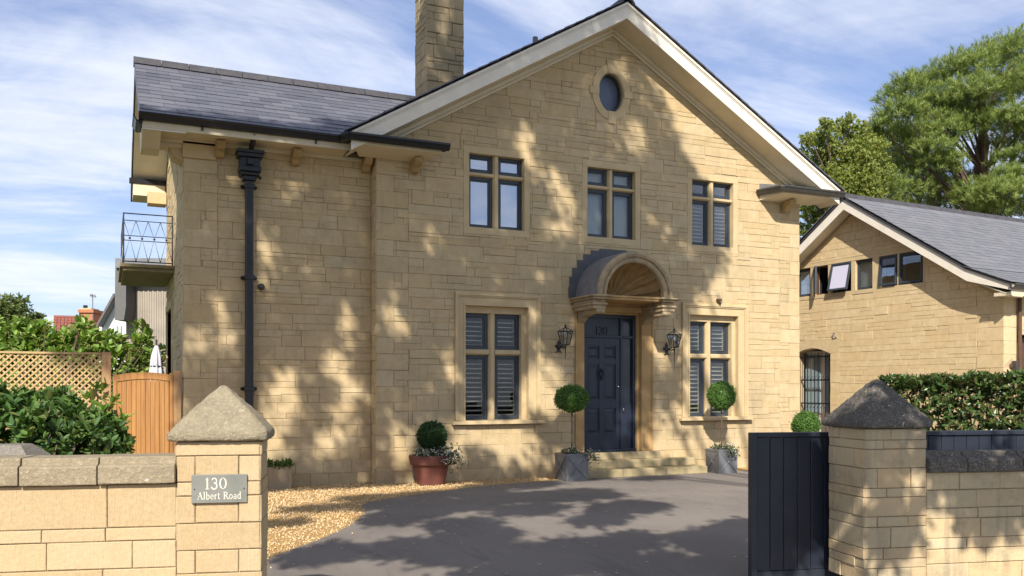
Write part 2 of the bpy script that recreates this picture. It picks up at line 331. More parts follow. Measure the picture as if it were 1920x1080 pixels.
def stone_geo(g, fr, poly, rg, joint=.002, proud=None, ch=.0045, jit=.004, depth=.03):
    n = len(poly)
    if area(poly) < .0012: return False
    cx_ = sum(p[0] for p in poly) / n; cz_ = sum(p[1] for p in poly) / n
    pr = rg.uniform(0, .011) if proud is None else proud
    def inset(d):
        o = []
        for i in range(n):
            p0, p1, p2 = poly[i - 1], poly[i], poly[(i + 1) % n]
            e1 = Vector((p1[0] - p0[0], p1[1] - p0[1])); e2 = Vector((p2[0] - p1[0], p2[1] - p1[1]))
            if e1.length < 1e-6 or e2.length < 1e-6: return None
            e1.normalize(); e2.normalize(); n1_ = Vector((-e1.y, e1.x)); n2_ = Vector((-e2.y, e2.x)); b = n1_ + n2_
            if b.length < .2: b = n1_; k = 1
            else: b.normalize(); k = 1 / max(b.dot(n1_), .35)
            o.append((p1[0] + b.x * d * k, p1[1] + b.y * d * k))
        return o
    r0 = inset(joint); r1 = inset(joint + ch)
    if not r0 or not r1: return False
    js = [(rg.uniform(-jit, jit), rg.uniform(-jit, jit), rg.uniform(-.0015, .0015)) for _ in range(n)]
    back = [fr.p(p[0] + j[0], p[1] + j[1], -depth) for p, j in zip(r0, js)]
    mid_ = [fr.p(p[0] + j[0], p[1] + j[1], pr - ch * .8) for p, j in zip(r0, js)]
    fro = [fr.p(p[0] + j[0], p[1] + j[1], pr + j[2]) for p, j in zip(r1, js)]
    b0 = len(g.v); g.v += back + mid_ + fro
    for k in (0, n):
        for i in range(n): j = (i + 1) % n; g.f.append((b0 + k + i, b0 + k + j, b0 + k + n + j, b0 + k + n + i))
    g.f.append(tuple(b0 + 2 * n + i for i in range(n))); return True
def ccw(p):
    s = sum(p[i][0] * p[(i + 1) % len(p)][1] - p[(i + 1) % len(p)][0] * p[i][1] for i in range(len(p))); return p if s > 0 else p[::-1]
def wall_stones(fr, rects, holes=(), clips=(), wt=1.0):
    out = []
    for (a0, a1, z0, z1) in cut(rects, holes):
        p = [(a0, z0), (a1, z0), (a1, z1), (a0, z1)]
        for c in clips:
            if p: p = clip_half(p, *c)
        if len(p) >= 3 and area(p) > .003: out.append((area(p) * wt, fr, ccw(p)))
    return out
def place_stones(parent, stones, mat, rg, name='stone', limit=298, **kw):
    stones.sort(key=lambda s: -s[0]); rest = G(); n = 0
    for w_, fr, p in stones[:limit]:
        g = G()
        if stone_geo(g, fr, p, rg, **kw): mk(name, g, mat, parent); n += 1
    for w_, fr, p in stones[limit:]: stone_geo(rest, fr, p, rg, **kw)
    if rest.v: mk('small_' + name + 's', rest, mat, parent, kind='stuff')
def backing(parent, fr, outline, holes, mat, name='wall_core', o=-.006, d=.28):
    polys = [outline] + [[(h[0], h[2]), (h[1], h[2]), (h[1], h[3]), (h[0], h[3])] if len(h) == 4 and not isinstance(h[0], tuple) else list(h) for h in holes]
    tri = tessellate_polygon([[Vector((x, z, 0)) for x, z in p] for p in polys]); pts = [q for p in polys for q in p]
    g = G(); g.add([fr.p(x, z, o) for x, z in pts], [tuple(t_) for t_ in tri]); g.add([fr.p(x, z, -d) for x, z in pts], [tuple(t_) for t_ in tri])
    for p in polys:
        n = len(p); g.add([fr.p(x, z, o) for x, z in p] + [fr.p(x, z, -d) for x, z in p], [(i, (i + 1) % n, n + (i + 1) % n, n + i) for i in range(n)])
    return mk(name, g, mat, parent)
# ------------------------------------------------------------------ ground
def zg(y): return -.13 * min(1, max(0, (10 - y) / 4.8))       # the drive falls gently to the road
g = G(); g.add([(-400, -60, -.20), (400, -60, -.20), (400, 700, -.20), (-400, 700, -.20)], [(0, 1, 2, 3)]); mk('ground', g, M['earth'], kind='structure')
g = G(); g.box(-30, 40, -6, 4.9, -.16, -.14); mk('pavement', g, plain('pavement_slab', (.2, .19, .175), .9, var=.2, scale=3), kind='structure')
curve = [(.6, 5.0), (.7, 6.2), (.9, 7.4), (1.36, 8.64), (1.76, 9.09), (2.15, 9.55), (2.5, 10.05), (2.85, 10.75), (3.05, 11.35), (3.12, 11.8), (3.3, 12.12), (3.7, 12.42), (4.4, 12.81), (5.0, 13.12), (5.5, 13.34), (6.1, 13.52), (6.69, 13.64), (7.3, 13.7), (9.0, 13.73), (10.3, 13.8), (13.2, 14.0)]
g = G()
for (xa, ya), (xb, yb) in zip(curve[:-1], curve[1:]): g.add([(xa, ya, zg(ya) + .004), (40, ya, zg(ya) + .004), (40, yb, zg(yb) + .004), (xb, yb, zg(yb) + .004)], [(0, 1, 2, 3)])
g.add([(13.2, 14.0, .004), (40, 14.0, .004), (40, 60, .004), (13.2, 60, .004)], [(0, 1, 2, 3)]); mk('driveway', g, M['asphalt'], kind='structure')
g = G()
for (xa, ya), (xb, yb) in zip(curve[:-1], curve[1:]): g.add([(-2.2, ya, zg(ya)), (xa, ya, zg(ya)), (xb, yb, zg(yb)), (-2.2, yb, zg(yb))], [(0, 1, 2, 3)])
g.add([(-2.2, 14.0, 0), (13.2, 14.0, 0), (13.2, 14.7, 0), (-2.2, 14.7, 0)], [(0, 1, 2, 3)]); mk('gravel_bed', g, M['gravel'], kind='structure')
# loose gravel as real stones
cxs = np.array(curve)
def edge_x(y):                            # x of the driveway edge at a given y (left part)
    return np.interp(y, cxs[:, 1], cxs[:, 0])
NP = 52000; P = np.stack([nr.uniform(.2, 10.2, NP), nr.uniform(6.5, 14.62, NP)], 1)
keep = P[:, 0] < edge_x(P[:, 1]) + nr.normal(0, .03, NP) + (nr.random(NP) < .05) * nr.exponential(.22, NP)
keep &= ~((P[:, 0] > 3.9) & (P[:, 1] > 14.35)); P = P[keep]
oc = np.array([(1, 0, 0), (0, 1, 0), (-1, 0, 0), (0, -1, 0), (0, 0, 1), (0, 0, -1)], float); of = np.array([(0, 1, 4), (1, 2, 4), (2, 3, 4), (3, 0, 4), (1, 0, 5), (2, 1, 5), (3, 2, 5), (0, 3, 5)])
def scatter_mesh(name, tv, tf, centers, scales, mat, kind='stuff', parent=None, tilt=True, rots=None, **tags):
    n = len(centers); k = len(tv)
    if rots is None:
        q = nr.normal(size=(n, 4)); q /= np.linalg.norm(q, axis=1)[:, None]; a, b, c, d = q.T
        rots = np.stack([1 - 2 * (c * c + d * d), 2 * (b * c - a * d), 2 * (b * d + a * c), 2 * (b * c + a * d), 1 - 2 * (b * b + d * d), 2 * (c * d - a * b), 2 * (b * d - a * c), 2 * (c * d + a * b), 1 - 2 * (b * b + c * c)], 1).reshape(n, 3, 3)
    tvs = tv[None, :, :] * scales.reshape(n, 1, -1); vs = np.einsum('nij,nkj->nki', rots, tvs) + centers[:, None, :]
    off = np.array(OFF[parent.name] if parent else (0, 0, 0)); vs = vs.reshape(-1, 3) - off
    m_ = len(tf[0]); fs = (np.array(tf)[None] + (np.arange(n) * k)[:, None, None]).reshape(-1)
    me = bpy.data.meshes.new(name); me.vertices.add(len(vs)); me.vertices.foreach_set('co', vs.astype(np.float32).ravel())
    me.loops.add(len(fs)); me.loops.foreach_set('vertex_index', fs.astype(np.int32)); nf = len(fs) // m_
    me.polygons.add(nf); me.polygons.foreach_set('loop_start', np.arange(0, nf * m_, m_, dtype=np.int32)); me.polygons.foreach_set('loop_total', np.full(nf, m_, np.int32))
    me.update(calc_edges=True); me.validate(); me.materials.append(mat); o = bpy.data.objects.new(name, me); sc.collection.objects.link(o)
    if parent: o.parent = parent
    OFF[o.name] = tuple(off)
    if kind: o['kind'] = kind
    for a_, b_ in tags.items(): o[a_] = b_
    return o
cen = np.concatenate([P, nr.uniform(.002, .018, (len(P), 1)) - .13 * np.clip((10 - P[:, 1:2]) / 4.8, 0, 1)], 1); scl = nr.uniform(.007, .017, (len(P), 1)) * nr.uniform(.6, 1.2, (len(P), 3)); scl[:, 2] *= .7
scatter_mesh('gravel', oc, of, cen, scl, M['pebble'], label='golden loose gravel spread beside the drive and along the house wall', category='gravel')
# small fallen leaves on the drive
NF = 260; c_ = np.stack([nr.uniform(1.5, 9.5, NF), nr.uniform(6.2, 13.4, NF), np.full(NF, .012)], 1); c_[:, 2] -= .13 * np.clip((10 - c_[:, 1]) / 4.8, 0, 1)
lt = np.array([(-.5, 0, 0), (0, .28, .08), (.5, 0, 0), (0, -.28, .08)]); c_ = c_[c_[:, 0] > edge_x(c_[:, 1]) + .1]
ang = nr.uniform(0, 6.28, len(c_)); ro = np.zeros((len(c_), 3, 3)); ro[:, 0, 0] = np.cos(ang); ro[:, 0, 1] = -np.sin(ang); ro[:, 1, 0] = np.sin(ang); ro[:, 1, 1] = np.cos(ang); ro[:, 2, 2] = 1
scatter_mesh('fallen_leaves', lt, np.array([(0, 1, 2, 3)]), c_, nr.uniform(.025, .06, (len(c_), 1)), leaf_mat('dry_leaf', [(.5, .42, .2), (.55, .5, .35), (.35, .25, .1)], .1), rots=ro, label='dry pale leaves lying scattered on the asphalt drive', category='fallen leaves')
# ------------------------------------------------------------------ the house
house = root('stone_house', 'large detached honey coloured stone house with front gable and slate roof', 'house', (8.55, 14.35, 0))
Y0 = 14.35; YW = 14.65; GX = 8.55
FM = Fr((0, Y0, 0), (1, 0, 0), (0, -1, 0)); FW = Fr((0, YW, 0), (1, 0, 0), (0, -1, 0)); FS = Fr((1.08, 0, 0), (0, 1, 0), (-1, 0, 0)); FJ = Fr((4.05, 0, 0), (0, 1, 0), (-1, 0, 0))
SL = .58
def rz(x): return 8.55 - SL * abs(x - GX)
rg = random.Random(3)
UPW = [(5.70, 6.75), (8.03, 9.06), (10.35, 11.34)]; UZ = (4.38, 5.66); LOW = [(5.43, 7.05), (10.10, 11.67)]
OVAL = (8.53, 7.08, .26, .36)
shc = .11
holes = [(a0 - shc, a1 + shc, UZ[0] - .12, UZ[1] + .13) for a0, a1 in UPW] + [(a0, a1, .94, 3.24) for a0, a1 in LOW] + [(7.77, 9.42, -.1, 3.12), (7.70, 9.36, 3.1, 3.3)]
holes_oval = [(8.20, 8.86, 6.70, 7.46), (8.42, 8.64, 6.48, 7.62)]
arch = []
qR = quoins(13.03, 1, 0.0, 5.45, rg); qL = quoins(4.05, -1, .0, 5.2, rg, .27, .55, .3)
base = lay(4.05, 13.03, 0, 8.4, rg, regular=.95)
sideclip = [(SL, 1, 8.55 - .42 + SL * GX), (-SL, 1, 8.55 - .42 - SL * GX)]
# stones round the shell hood stop at its curve
hood_hole = [(8.57 - .86 * math.sqrt(max(0, 1 - ((k + .0) * .12 / .86) ** 2)), 8.57 + .86 * math.sqrt(max(0, 1 - ((k + .0) * .12 / .86) ** 2)), 3.2 + k * .12, 3.2 + (k + 1) * .12) for k in range(7)]
st = wall_stones(FM, qR + qL, holes, sideclip, 1.6) + wall_stones(FM, cut(base, qR + qL), holes + holes_oval + hood_hole, sideclip, 1.0)
qW = quoins(1.08, -1, .0, 5.14, rg, .29, .5, .25)
st += wall_stones(FW, qW, (), (), 1.6) + wall_stones(FW, cut(lay(1.08, 4.04, 0, 5.46, rg, regular=.95), qW), (), (), 1.1)
# return between wing and main block, and the far left side wall
st += wall_stones(FJ, lay(Y0 + .01, YW, 0, 5.4, rg, lr=(.29, .31), split=.1), (), (), .3)
SD = (17.3, 18.7, 0, 3.05)
qS = quoins(YW + .02, -1, 0, 5.3, rg, .29, .25, .5)
scl_ = [(.6, 1, 7.0 + .6 * 16.9), (-.6, 1, 7.0 - .6 * 16.9)]
st += wall_stones(FS, qS, (), (), .35) + wall_stones(FS, cut(lay(YW + .02, 18.9, 0, 7, rg), qS), [(SD[0] - .15, SD[1] + .15, 0, SD[3] + .15)], scl_, .15)
place_stones(house, st, M['stone'], rg)
ov_poly = [(OVAL[0] + OVAL[2] * math.cos(2 * math.pi * k / 28), OVAL[1] + OVAL[3] * math.sin(2 * math.pi * k / 28)) for k in range(28)]
bh = [(a0 - .02, a1 + .02, UZ[0] - .02, UZ[1] + .02) for a0, a1 in UPW] + [(5.60, 6.84, 1.0, 3.04), (10.26, 11.46, 1.0, 3.04), (7.9, 9.2, .35, 3.0)] + [ov_poly]
backing(house, FM, [(4.06, -.05), (13.02, -.05), (13.02, rz(13.03) - .40), (GX, rz(GX) - .40), (4.06, rz(4.05) - .40)], bh, M['mortar'])
backing(house, FW, [(1.09, -.05), (4.3, -.05), (4.3, 5.5), (1.09, 5.5)], [], M['mortar'])
backing(house, FS, [(YW + .03, -.05), (18.9, -.05), (18.9, 5.6), (16.9, 7.0), (YW + .03, 5.6)], [(SD[0], SD[1], .02, SD[3])], M['mortar'])
backing(house, FJ, [(Y0 + .03, -.05), (YW + .02, -.05), (YW + .02, 5.5), (Y0 + .03, 5.5)], [], M['mortar'])
g = G(); g.box(12.75, 13.02, Y0 + .28, 22, -.05, 5.5); g.box(4.3, 12.75, 21.8, 22, -.05, 5.5); g.box(1.36, 4.3, 18.62, 18.9, -.05, 5.5); g.box(4.2, 4.3, 18.9, 22, -.05, 5.5); mk('rear_wall', g, M['stone'], house)
# ---- upper windows
def casement(parent, fr, a0, a1, z0, z1, o, glassm=None, w_=.045, fm=None):
    g = G(); g.fb(fr, a0, a0 + w_, z0, z1, o, o + .05); g.fb(fr, a1 - w_, a1, z0, z1, o, o + .05); g.fb(fr, a0 + w_, a1 - w_, z0, z0 + w_, o, o + .048); g.fb(fr, a0 + w_, a1 - w_, z1 - w_, z1, o, o + .048)
    # inner sash
    v = .022; b0, b1, y0_, y1_ = a0 + w_, a1 - w_, z0 + w_, z1 - w_
    g.fb(fr, b0, b0 + v, y0_, y1_, o + .004, o + .036); g.fb(fr, b1 - v, b1, y0_, y1_, o + .004, o + .036); g.fb(fr, b0 + v, b1 - v, y0_, y0_ + v, o + .004, o + .034); g.fb(fr, b0 + v, b1 - v, y1_ - v, y1_, o + .004, o + .034)
    mk('casement', g, fm or M['frame'], parent, bevel=.004)
    g = G(); g.fb(fr, b0 + v * .5, b1 - v * .5, y0_ + v * .5, y1_ - v * .5, o + .012, o + .018); mk('pane', g, glassm or M['glass'], parent)
def slats(parent, fr, a0, a1, z0, z1, o, pitch=.075, mat=None):
    mat = mat or M['slat']; n = int((z1 - z0) / pitch); src = None
    for k in range(n):
        z = z0 + .03 + k * pitch; c = fr.p((a0 + a1) / 2, z, o)
        if src is None:
            g = G(); W2 = (a1 - a0) / 2; f0 = Fr((0, 0, 0), fr.u, fr.n)
            pr = [(-.026, .002), (.026, -.010), (.026, .000), (-.026, .012)]
            g.prism([f0.p(-W2, zz_, oo) for oo, zz_ in pr], [f0.p(W2, zz_, oo) for oo, zz_ in pr])
            off = OFF[parent.name]; me = bpy.data.meshes.new('slat'); me.from_pydata(g.v, [], g.f); me.materials.append(mat)
            src = bpy.data.objects.new('blind_slat', me); sc.collection.objects.link(src); ob = src
        else: ob = bpy.data.objects.new('blind_slat', src.data); sc.collection.objects.link(ob)
        ob.parent = parent; off = OFF[parent.name]; ob.location = (c[0] - off[0], c[1] - off[1], c[2] - off[2])
    g = G(); g.fb(fr, a0 - .03, a0, z0, z1, o - .02, o + .02); g.fb(fr, a1, a1 + .03, z0, z1, o - .02, o + .02); g.fb(fr, a0, a1, z0, z0 + .018, o - .018, o + .018); mk('shutter_stile', g, mat, parent)
def roombox(parent, fr, a0, a1, z0, z1, o0, d=1.2):
    g = G(); p = [fr.p(a, z, o) for o in (o0, o0 - d) for a, z in ((a0, z0), (a1, z0), (a1, z1), (a0, z1))]
    g.add(p, [(4, 5, 6, 7), (0, 1, 5, 4), (1, 2, 6, 5), (2, 3, 7, 6), (3, 0, 4, 7)]); mk('room_interior', g, M['room'], parent)
def upper_window(a0, a1, kind, label):
    z0, z1 = UZ; m_ = (a0 + a1) / 2; zt = 5.31
    g = G(); s = shc - .001; zb = z0 - .119; zh = z1 + .129
    g.fb(FM, a0 - s, a0, z0, z1, -.27, .004); g.fb(FM, a1, a1 + s, z0, z1, -.27, .004); g.fb(FM, a0 - s, a1 + s, z1, zh, -.27, .006); g.fb(FM, a0 - s, a1 + s, zb, z0, -.27, .007)
    # mullion and transom with chamfered noses
    for poly in ([(m_ - .05, -.2), (m_ + .05, -.2), (m_ + .05, -.07), (m_ + .028, -.03), (m_ - .028, -.03), (m_ - .05, -.07)],):
        g.prism([FM.p(a, z0, o) for a, o in poly], [FM.p(a, z1, o) for a, o in poly])
    for (q0, q1) in ((a0, m_ - .04), (m_ + .04, a1)):
        poly = [(zt - .035, -.2), (zt + .035, -.2), (zt + .035, -.07), (zt + .018, -.034), (zt - .018, -.034), (zt - .035, -.07)]
        g.prism([FM.p(q0, z, o) for z, o in poly], [FM.p(q1, z, o) for z, o in poly])
    wd = mk('window', g, M['dressed'], house, bevel=.004, label=label); OFF[wd.name] = OFF[house.name]
    for (q0, q1) in ((a0, m_ - .05), (m_ + .05, a1)):
        for (y0_, y1_) in ((z0, zt - .035), (zt + .035, z1)):
            hi = kind in ('sky',)
            casement(wd, FM, q0 + .002, q1 - .002, y0_ + .002, y1_ - .002, -.16, M['glass_hi'] if hi else M['glass'], .05)
    if kind == 'slats':
        for (q0, q1) in ((a0 + .03, m_ - .08), (m_ + .08, a1 - .03)): slats(wd, FM, q0, q1, z0 + .02, zt - .03, -.23, .072)
    else:
        g = G(); g.fb(FM, a0 - .02, a1 + .02, z0, z1, -.235, -.225); mk('blind', g, M['blind_sky'] if kind == 'sky' else M['blind_grey'], wd)
    roombox(wd, FM, a0 - .03, a1 + .03, z0 - .03, z1 + .03, -.26)
upper_window(*UPW[0], 'sky', 'first floor window with pale blind tinted like the reflected sky')
upper_window(*UPW[1], 'grey', 'first floor window with pale grey blind over the front door')
upper_window(*UPW[2], 'slats', 'first floor window with half drawn slatted shutters')
# ---- ground floor windows with moulded architraves
def lower_window(a0, a1, i0, i1, label):
    z0, z1 = .94, 3.24; g = G()
    def ring(x0, x1, zt_, x0i, x1i, zti, o0, o1, zb=1.03):
        g.fb(FM, x0, x0i, zb, zti, o0, o1); g.fb(FM, x1i, x1, zb, zti, o0, o1); g.fb(FM, x0, x1, zti, zt_, o0, o1)
    ring(a0, a1, z1, a0 + .05, a1 - .05, z1 - .05, -.05, .055)
    ring(a0 + .05, a1 - .05, z1 - .05, a0 + .075, a1 - .075, z1 - .075, -.05, .04)
    ring(a0 + .075, a1 - .075, z1 - .075, i0 - .03, i1 + .03, 3.05, -.05, .022)
    ring(i0 - .03, i1 + .03, 3.05, i0, i1, 3.02, -.27, .034)
    g.fb(FM, i0, i1, 2.90, 3.02, -.27, -.08)
    sl_ = [(-.04, .10), (.115, .085), (.115, .03), (-.27, .01), (-.27, .10)]
    g.prism([FM.p(a0 - .06, .935 + z, o) for o, z in sl_], [FM.p(a1 + .08, .935 + z, o) for o, z in sl_])
    zt = 2.22; ia1 = i0 + (i1 - i0) * .92; m_ = i0 + (ia1 - i0) * .5
    g.fb(FM, ia1, i1, 1.03, 2.9, -.27, -.06)
    poly = [(m_ - .06, -.25), (m_ + .06, -.25), (m_ + .06, -.13), (m_ + .032, -.085), (m_ - .032, -.085), (m_ - .06, -.13)]
    g.prism([FM.p(a, 1.03, o) for a, o in poly], [FM.p(a, 2.9, o) for a, o in poly])
    for (q0, q1) in ((i0, m_ - .05), (m_ + .05, ia1)):
        poly = [(zt - .05, -.25), (zt + .05, -.25), (zt + .05, -.13), (zt + .026, -.09), (zt - .026, -.09), (zt - .05, -.13)]
        g.prism([FM.p(q0, z, o) for z, o in poly], [FM.p(q1, z, o) for z, o in poly])
    wd = mk('window', g, M['dressed'], house, bevel=.004, label=label); OFF[wd.name] = OFF[house.name]
    for (q0, q1) in ((i0, m_ - .06), (m_ + .06, ia1)):
        for (y0_, y1_) in ((1.035, zt - .05), (zt + .05, 2.9)):
            casement(wd, FM, q0 + .002, q1 - .002, y0_, y1_, -.22, M['glass'], .055); slats(wd, FM, q0 + .06, q1 - .06, y0_ + .05, y1_ - .03, -.28, .082)
    roombox(wd, FM, i0 - .03, i1 + .03, 1.0, 3.0, -.26)
lower_window(5.43, 7.05, 5.62, 6.82, 'ground floor window left of the front door'); lower_window(10.10, 11.67, 10.28, 11.44, 'ground floor window right of the front door')
# ---- oval window
g = G(); OX, OZ, ORX, ORZ = OVAL
def ov(rx, rz_, o, n=40): return [FM.p(OX + rx * math.cos(2 * math.pi * k / n), OZ + rz_ * math.sin(2 * math.pi * k / n), o) for k in range(n)]
g.rings([ov(ORX, ORZ, -.25), ov(ORX, ORZ, .0), ov(ORX + .02, ORZ + .02, .022), ov(ORX + .15, ORZ + .15, .022), ov(ORX + .16, ORZ + .16, -.03)], cap=False)
wd = mk('window', g, M['dressed'], house, label='oval window near the gable apex'); OFF[wd.name] = OFF[house.name]
for a_, tz in ((90, 1), (270, -1), (0, 0), (180, 0)):
    g = G()
    if tz: z0_, z1_ = (OZ + ORZ - .01, OZ + ORZ + .22) if tz > 0 else (OZ - ORZ - .22, OZ - ORZ + .01); g.prism([FM.p(OX - .075, z0_, .034), FM.p(OX + .075, z0_, .034), FM.p(OX + (.11 if tz > 0 else .075), z1_, .034), FM.p(OX - (.11 if tz > 0 else .075), z1_, .034)], [FM.p(OX - .075, z0_, -.03), FM.p(OX + .075, z0_, -.03), FM.p(OX + (.11 if tz > 0 else .075), z1_, -.03), FM.p(OX - (.11 if tz > 0 else .075), z1_, -.03)])
    else:
        s_ = 1 if a_ == 0 else -1; x0_, x1_ = sorted((OX + s_ * (ORX + .005), OX + s_ * (ORX + .2))); g.fb(FM, x0_, x1_, OZ - .07, OZ + .07, -.03, .034)
    mk('keystone', g, M['dressed'], wd, bevel=.004)
# stone filling the square cell behind the oval ring
rects = [(8.20, 8.86, 6.70, 7.46), (8.42, 8.64, 7.46, 7.62), (8.42, 8.64, 6.48, 6.70)]
g = G(); cell = [(8.2, 6.70), (8.42, 6.70), (8.42, 6.48), (8.64, 6.48), (8.64, 6.70), (8.86, 6.70), (8.86, 7.46), (8.64, 7.46), (8.64, 7.62), (8.42, 7.62), (8.42, 7.46), (8.2, 7.46)]
inn = [(OX + (ORX + .1) * math.cos(2 * math.pi * k / 24), OZ + (ORZ + .1) * math.sin(2 * math.pi * k / 24)) for k in range(24)]
tri = tessellate_polygon([[Vector((x, z, 0)) for x, z in cell], [Vector((x, z, 0)) for x, z in inn]]); g.add([FM.p(x, z, .003) for x, z in cell + inn], [tuple(t_) for t_ in tri]); mk('oval_bedding', g, M['dressed'], wd)
g = G(); g.rings([ov(ORX, ORZ, -.12), ov(ORX, ORZ, -.07), ov(ORX - .03, ORZ - .03, -.07), ov(ORX - .03, ORZ - .03, -.12)], cap=False); mk('casement', g, M['frame'], wd)
g = G(); g.add(ov(ORX - .02, ORZ - .02, -.10), [tuple(range(40))]); mk('pane', g, M['glass'], wd)
g = G(); g.add(ov(ORX + .03, ORZ + .03, -.2), [tuple(range(40))]); mk('blind', g, M['oval'], wd)
# ---- main roof
YB = 13.85; xl, xr = 3.50, 13.60
def rafter(g, s, x_in, x_out, y0, y1, d0, d1):     # sloped board: s=-1 left, +1 right; d = depth below roof line
    xa, xb = GX + s * x_in, GX + s * x_out
    p = lambda x, d: (x, rz(x) - d)
    a, b, c, d = p(xa, d0), p(xb, d0), p(xb, d1), p(xa, d1)
    g.prism([(q[0], y0, q[1]) for q in (a, b, c, d)], [(q[0], y1, q[1]) for q in (a, b, c, d)])
hw = 5.05
for s in (-1, 1):
    g = G(); rafter(g, s, 0, hw, YB - .03, YB, .0, .285); mk('bargeboard', g, M['barge'], house, bevel=.003)
    g = G(); rafter(g, s, 0, hw, YB - .05, YB - .03, -.005, .04); rafter(g, s, 0, hw, YB - .042, YB - .03, .06, .072); mk('barge_moulding', g, M['barge'], house)
    g = G(); rafter(g, s, 0, hw - .02, YB, Y0 - .001, .27, .285); mk('soffit_board', g, M['cream'], house)
    g = G(); rafter(g, s, 0, hw - .6, Y0 - .07, Y0 - .002, .286, .36); rafter(g, s, 0, hw - .6, Y0 - .035, Y0 - .003, .361, .42); mk('bed_moulding', g, M['cream'], house, bevel=.01)
    g = G(); rafter(g, s, 0, hw + .06, YB - .02, 22.2, -.03, .02); mk('roof_deck', g, M['dark_under'], house)
# slates along the verge and on both slopes (only the verge shows from the drive)
def slate_mesh(name, w_, l, th=.009):
    g = G(); g.add([(-w_ / 2, 0, 0), (w_ / 2, 0, 0), (w_ / 2, l, 0), (-w_ / 2, l, 0), (-w_ / 2, 0, th), (w_ / 2, 0, th), (w_ / 2, l, th), (-w_ / 2, l, th)], [(0, 3, 2, 1), (4, 5, 6, 7), (0, 1, 5, 4), (1, 2, 6, 5), (2, 3, 7, 6), (3, 0, 4, 7)])
    me = bpy.data.meshes.new(name); me.from_pydata(g.v, [], g.f); return me
from mathutils import Matrix
def slope_slates(parent, orig, ex, ey, ncol, nrow, w_, gauge, me, mat, inside, limit=300, rg=rng, jit=.003, name='slate'):
    """orig: eaves corner; ex along the eaves, ey up the slope (unit vectors). The nearest `limit` are objects, the rest one mesh."""
    ex = Vector(ex).normalized(); ey = Vector(ey).normalized(); nn = ex.cross(ey)
    if nn.z < 0: nn = -nn
    items = []
    for r_ in range(nrow):
        for c in range(-1, ncol + 1):
            u = (c + (.5 if r_ % 2 else 0) + .5) * w_; v = r_ * gauge; half = c == -1 and r_ % 2
            if half: u = w_ * .25
            if c == -1 and not half or not inside(u, v): continue
            pt = Vector(orig) + ex * u + ey * v; items.append(((pt - Vector((0, 0, 1.6))).length, u, v, pt, half))
    items.sort(key=lambda t_: t_[0]); rest = G(); hm = me.copy()
    for v_ in hm.vertices: v_.co.x *= .5
    if not hm.materials: hm.materials.append(mat)
    for k, (_, u, v, pt, half) in enumerate(items):
        me_ = hm if half else me
        tl = .038; ey2 = (ey * 1 - nn * tl).normalized(); n2 = ex.cross(ey2); n2 = n2 if n2.z > 0 else -n2
        pj = pt + nn * (.018 + rg.uniform(0, .004)) + ey * rg.uniform(-jit, jit); a_ = rg.uniform(-.006, .006); exx = (ex + ey * a_).normalized(); eyy = n2.cross(exx).normalized()
        if eyy.dot(ey) < 0: eyy = -eyy
        mt = Matrix((exx, eyy, n2)).transposed().to_4x4(); mt.translation = pj - Vector(OFF[parent.name])
        if k < limit:
            o = bpy.data.objects.new(name, me_); sc.collection.objects.link(o); o.parent = parent; o.matrix_basis = mt
        else:
            mt.translation = pj; rest.add([tuple(mt @ v_.co) for v_ in me_.vertices], [tuple(p.vertices) for p in me_.polygons])
    if not me.materials: me.materials.append(mat)
    if rest.v: mk('small_' + name + 's', rest, mat, parent, kind='stuff')
# wing roof: eaves Y 14.10 z 5.60, ridge Y 16.9
RY, RZ = 16.9, 7.26; EY, EZ = 14.08, 5.575; ws = (RZ - EZ) / (RY - EY); wl = math.hypot(RY - EY, RZ - EZ)
wx0 = .44
me = slate_mesh('slate', .345, .44)
valley = lambda v: 3.45 + (v / wl) * (RY - EY) * (ws / SL) + .25
slope_slates(house, (wx0, EY, EZ), (1, 0, 0), (0, RY - EY, RZ - EZ), 20, 14, .35, .236, me, M['slate'], lambda u, v: u + wx0 < valley(v) and v < wl - .38)
g = G(); g.prism([(wx0 + .02, EY + .02, EZ), (wx0 + .02, RY, RZ), (wx0 + .02, 19.72, EZ - .02), (wx0 + .02, 19.72, EZ - .07), (wx0 + .02, RY, RZ - .05), (wx0 + .02, EY + .02, EZ - .05)], [(8.5 if i in (1, 4) else 4.6, y, z) for i, (y, z) in enumerate(((EY + .02, EZ), (RY, RZ), (19.72, EZ - .02), (19.72, EZ - .07), (RY, RZ - .05), (EY + .02, EZ - .05)))]); mk('roof_deck', g, M['dark_under'], house)
me2 = slate_mesh('slate', .5, .44)
slope_slates(house, (wx0, 19.74, EZ), (1, 0, 0), (0, -(19.74 - RY), RZ - EZ), 10, 14, .5, .236, me2, M['slate'], lambda u, v: v < wl - .38, limit=0, name='rear_slate')
x = wx0 - .02; k = 0
while x < 6.0:
    l = .45; g = G(); pr = [(-.13, -.085), (-.115, -.06), (-.03, .055), (.0, .068), (.03, .055), (.115, -.06), (.13, -.085), (.0, .03)]
    g.prism([(x + .004, RY + y, RZ + .05 + z) for y, z in pr], [(x + l, RY + y, RZ + .05 + z) for y, z in pr]); mk('ridge_tile', g, M['ridge'], house); x += l + .006
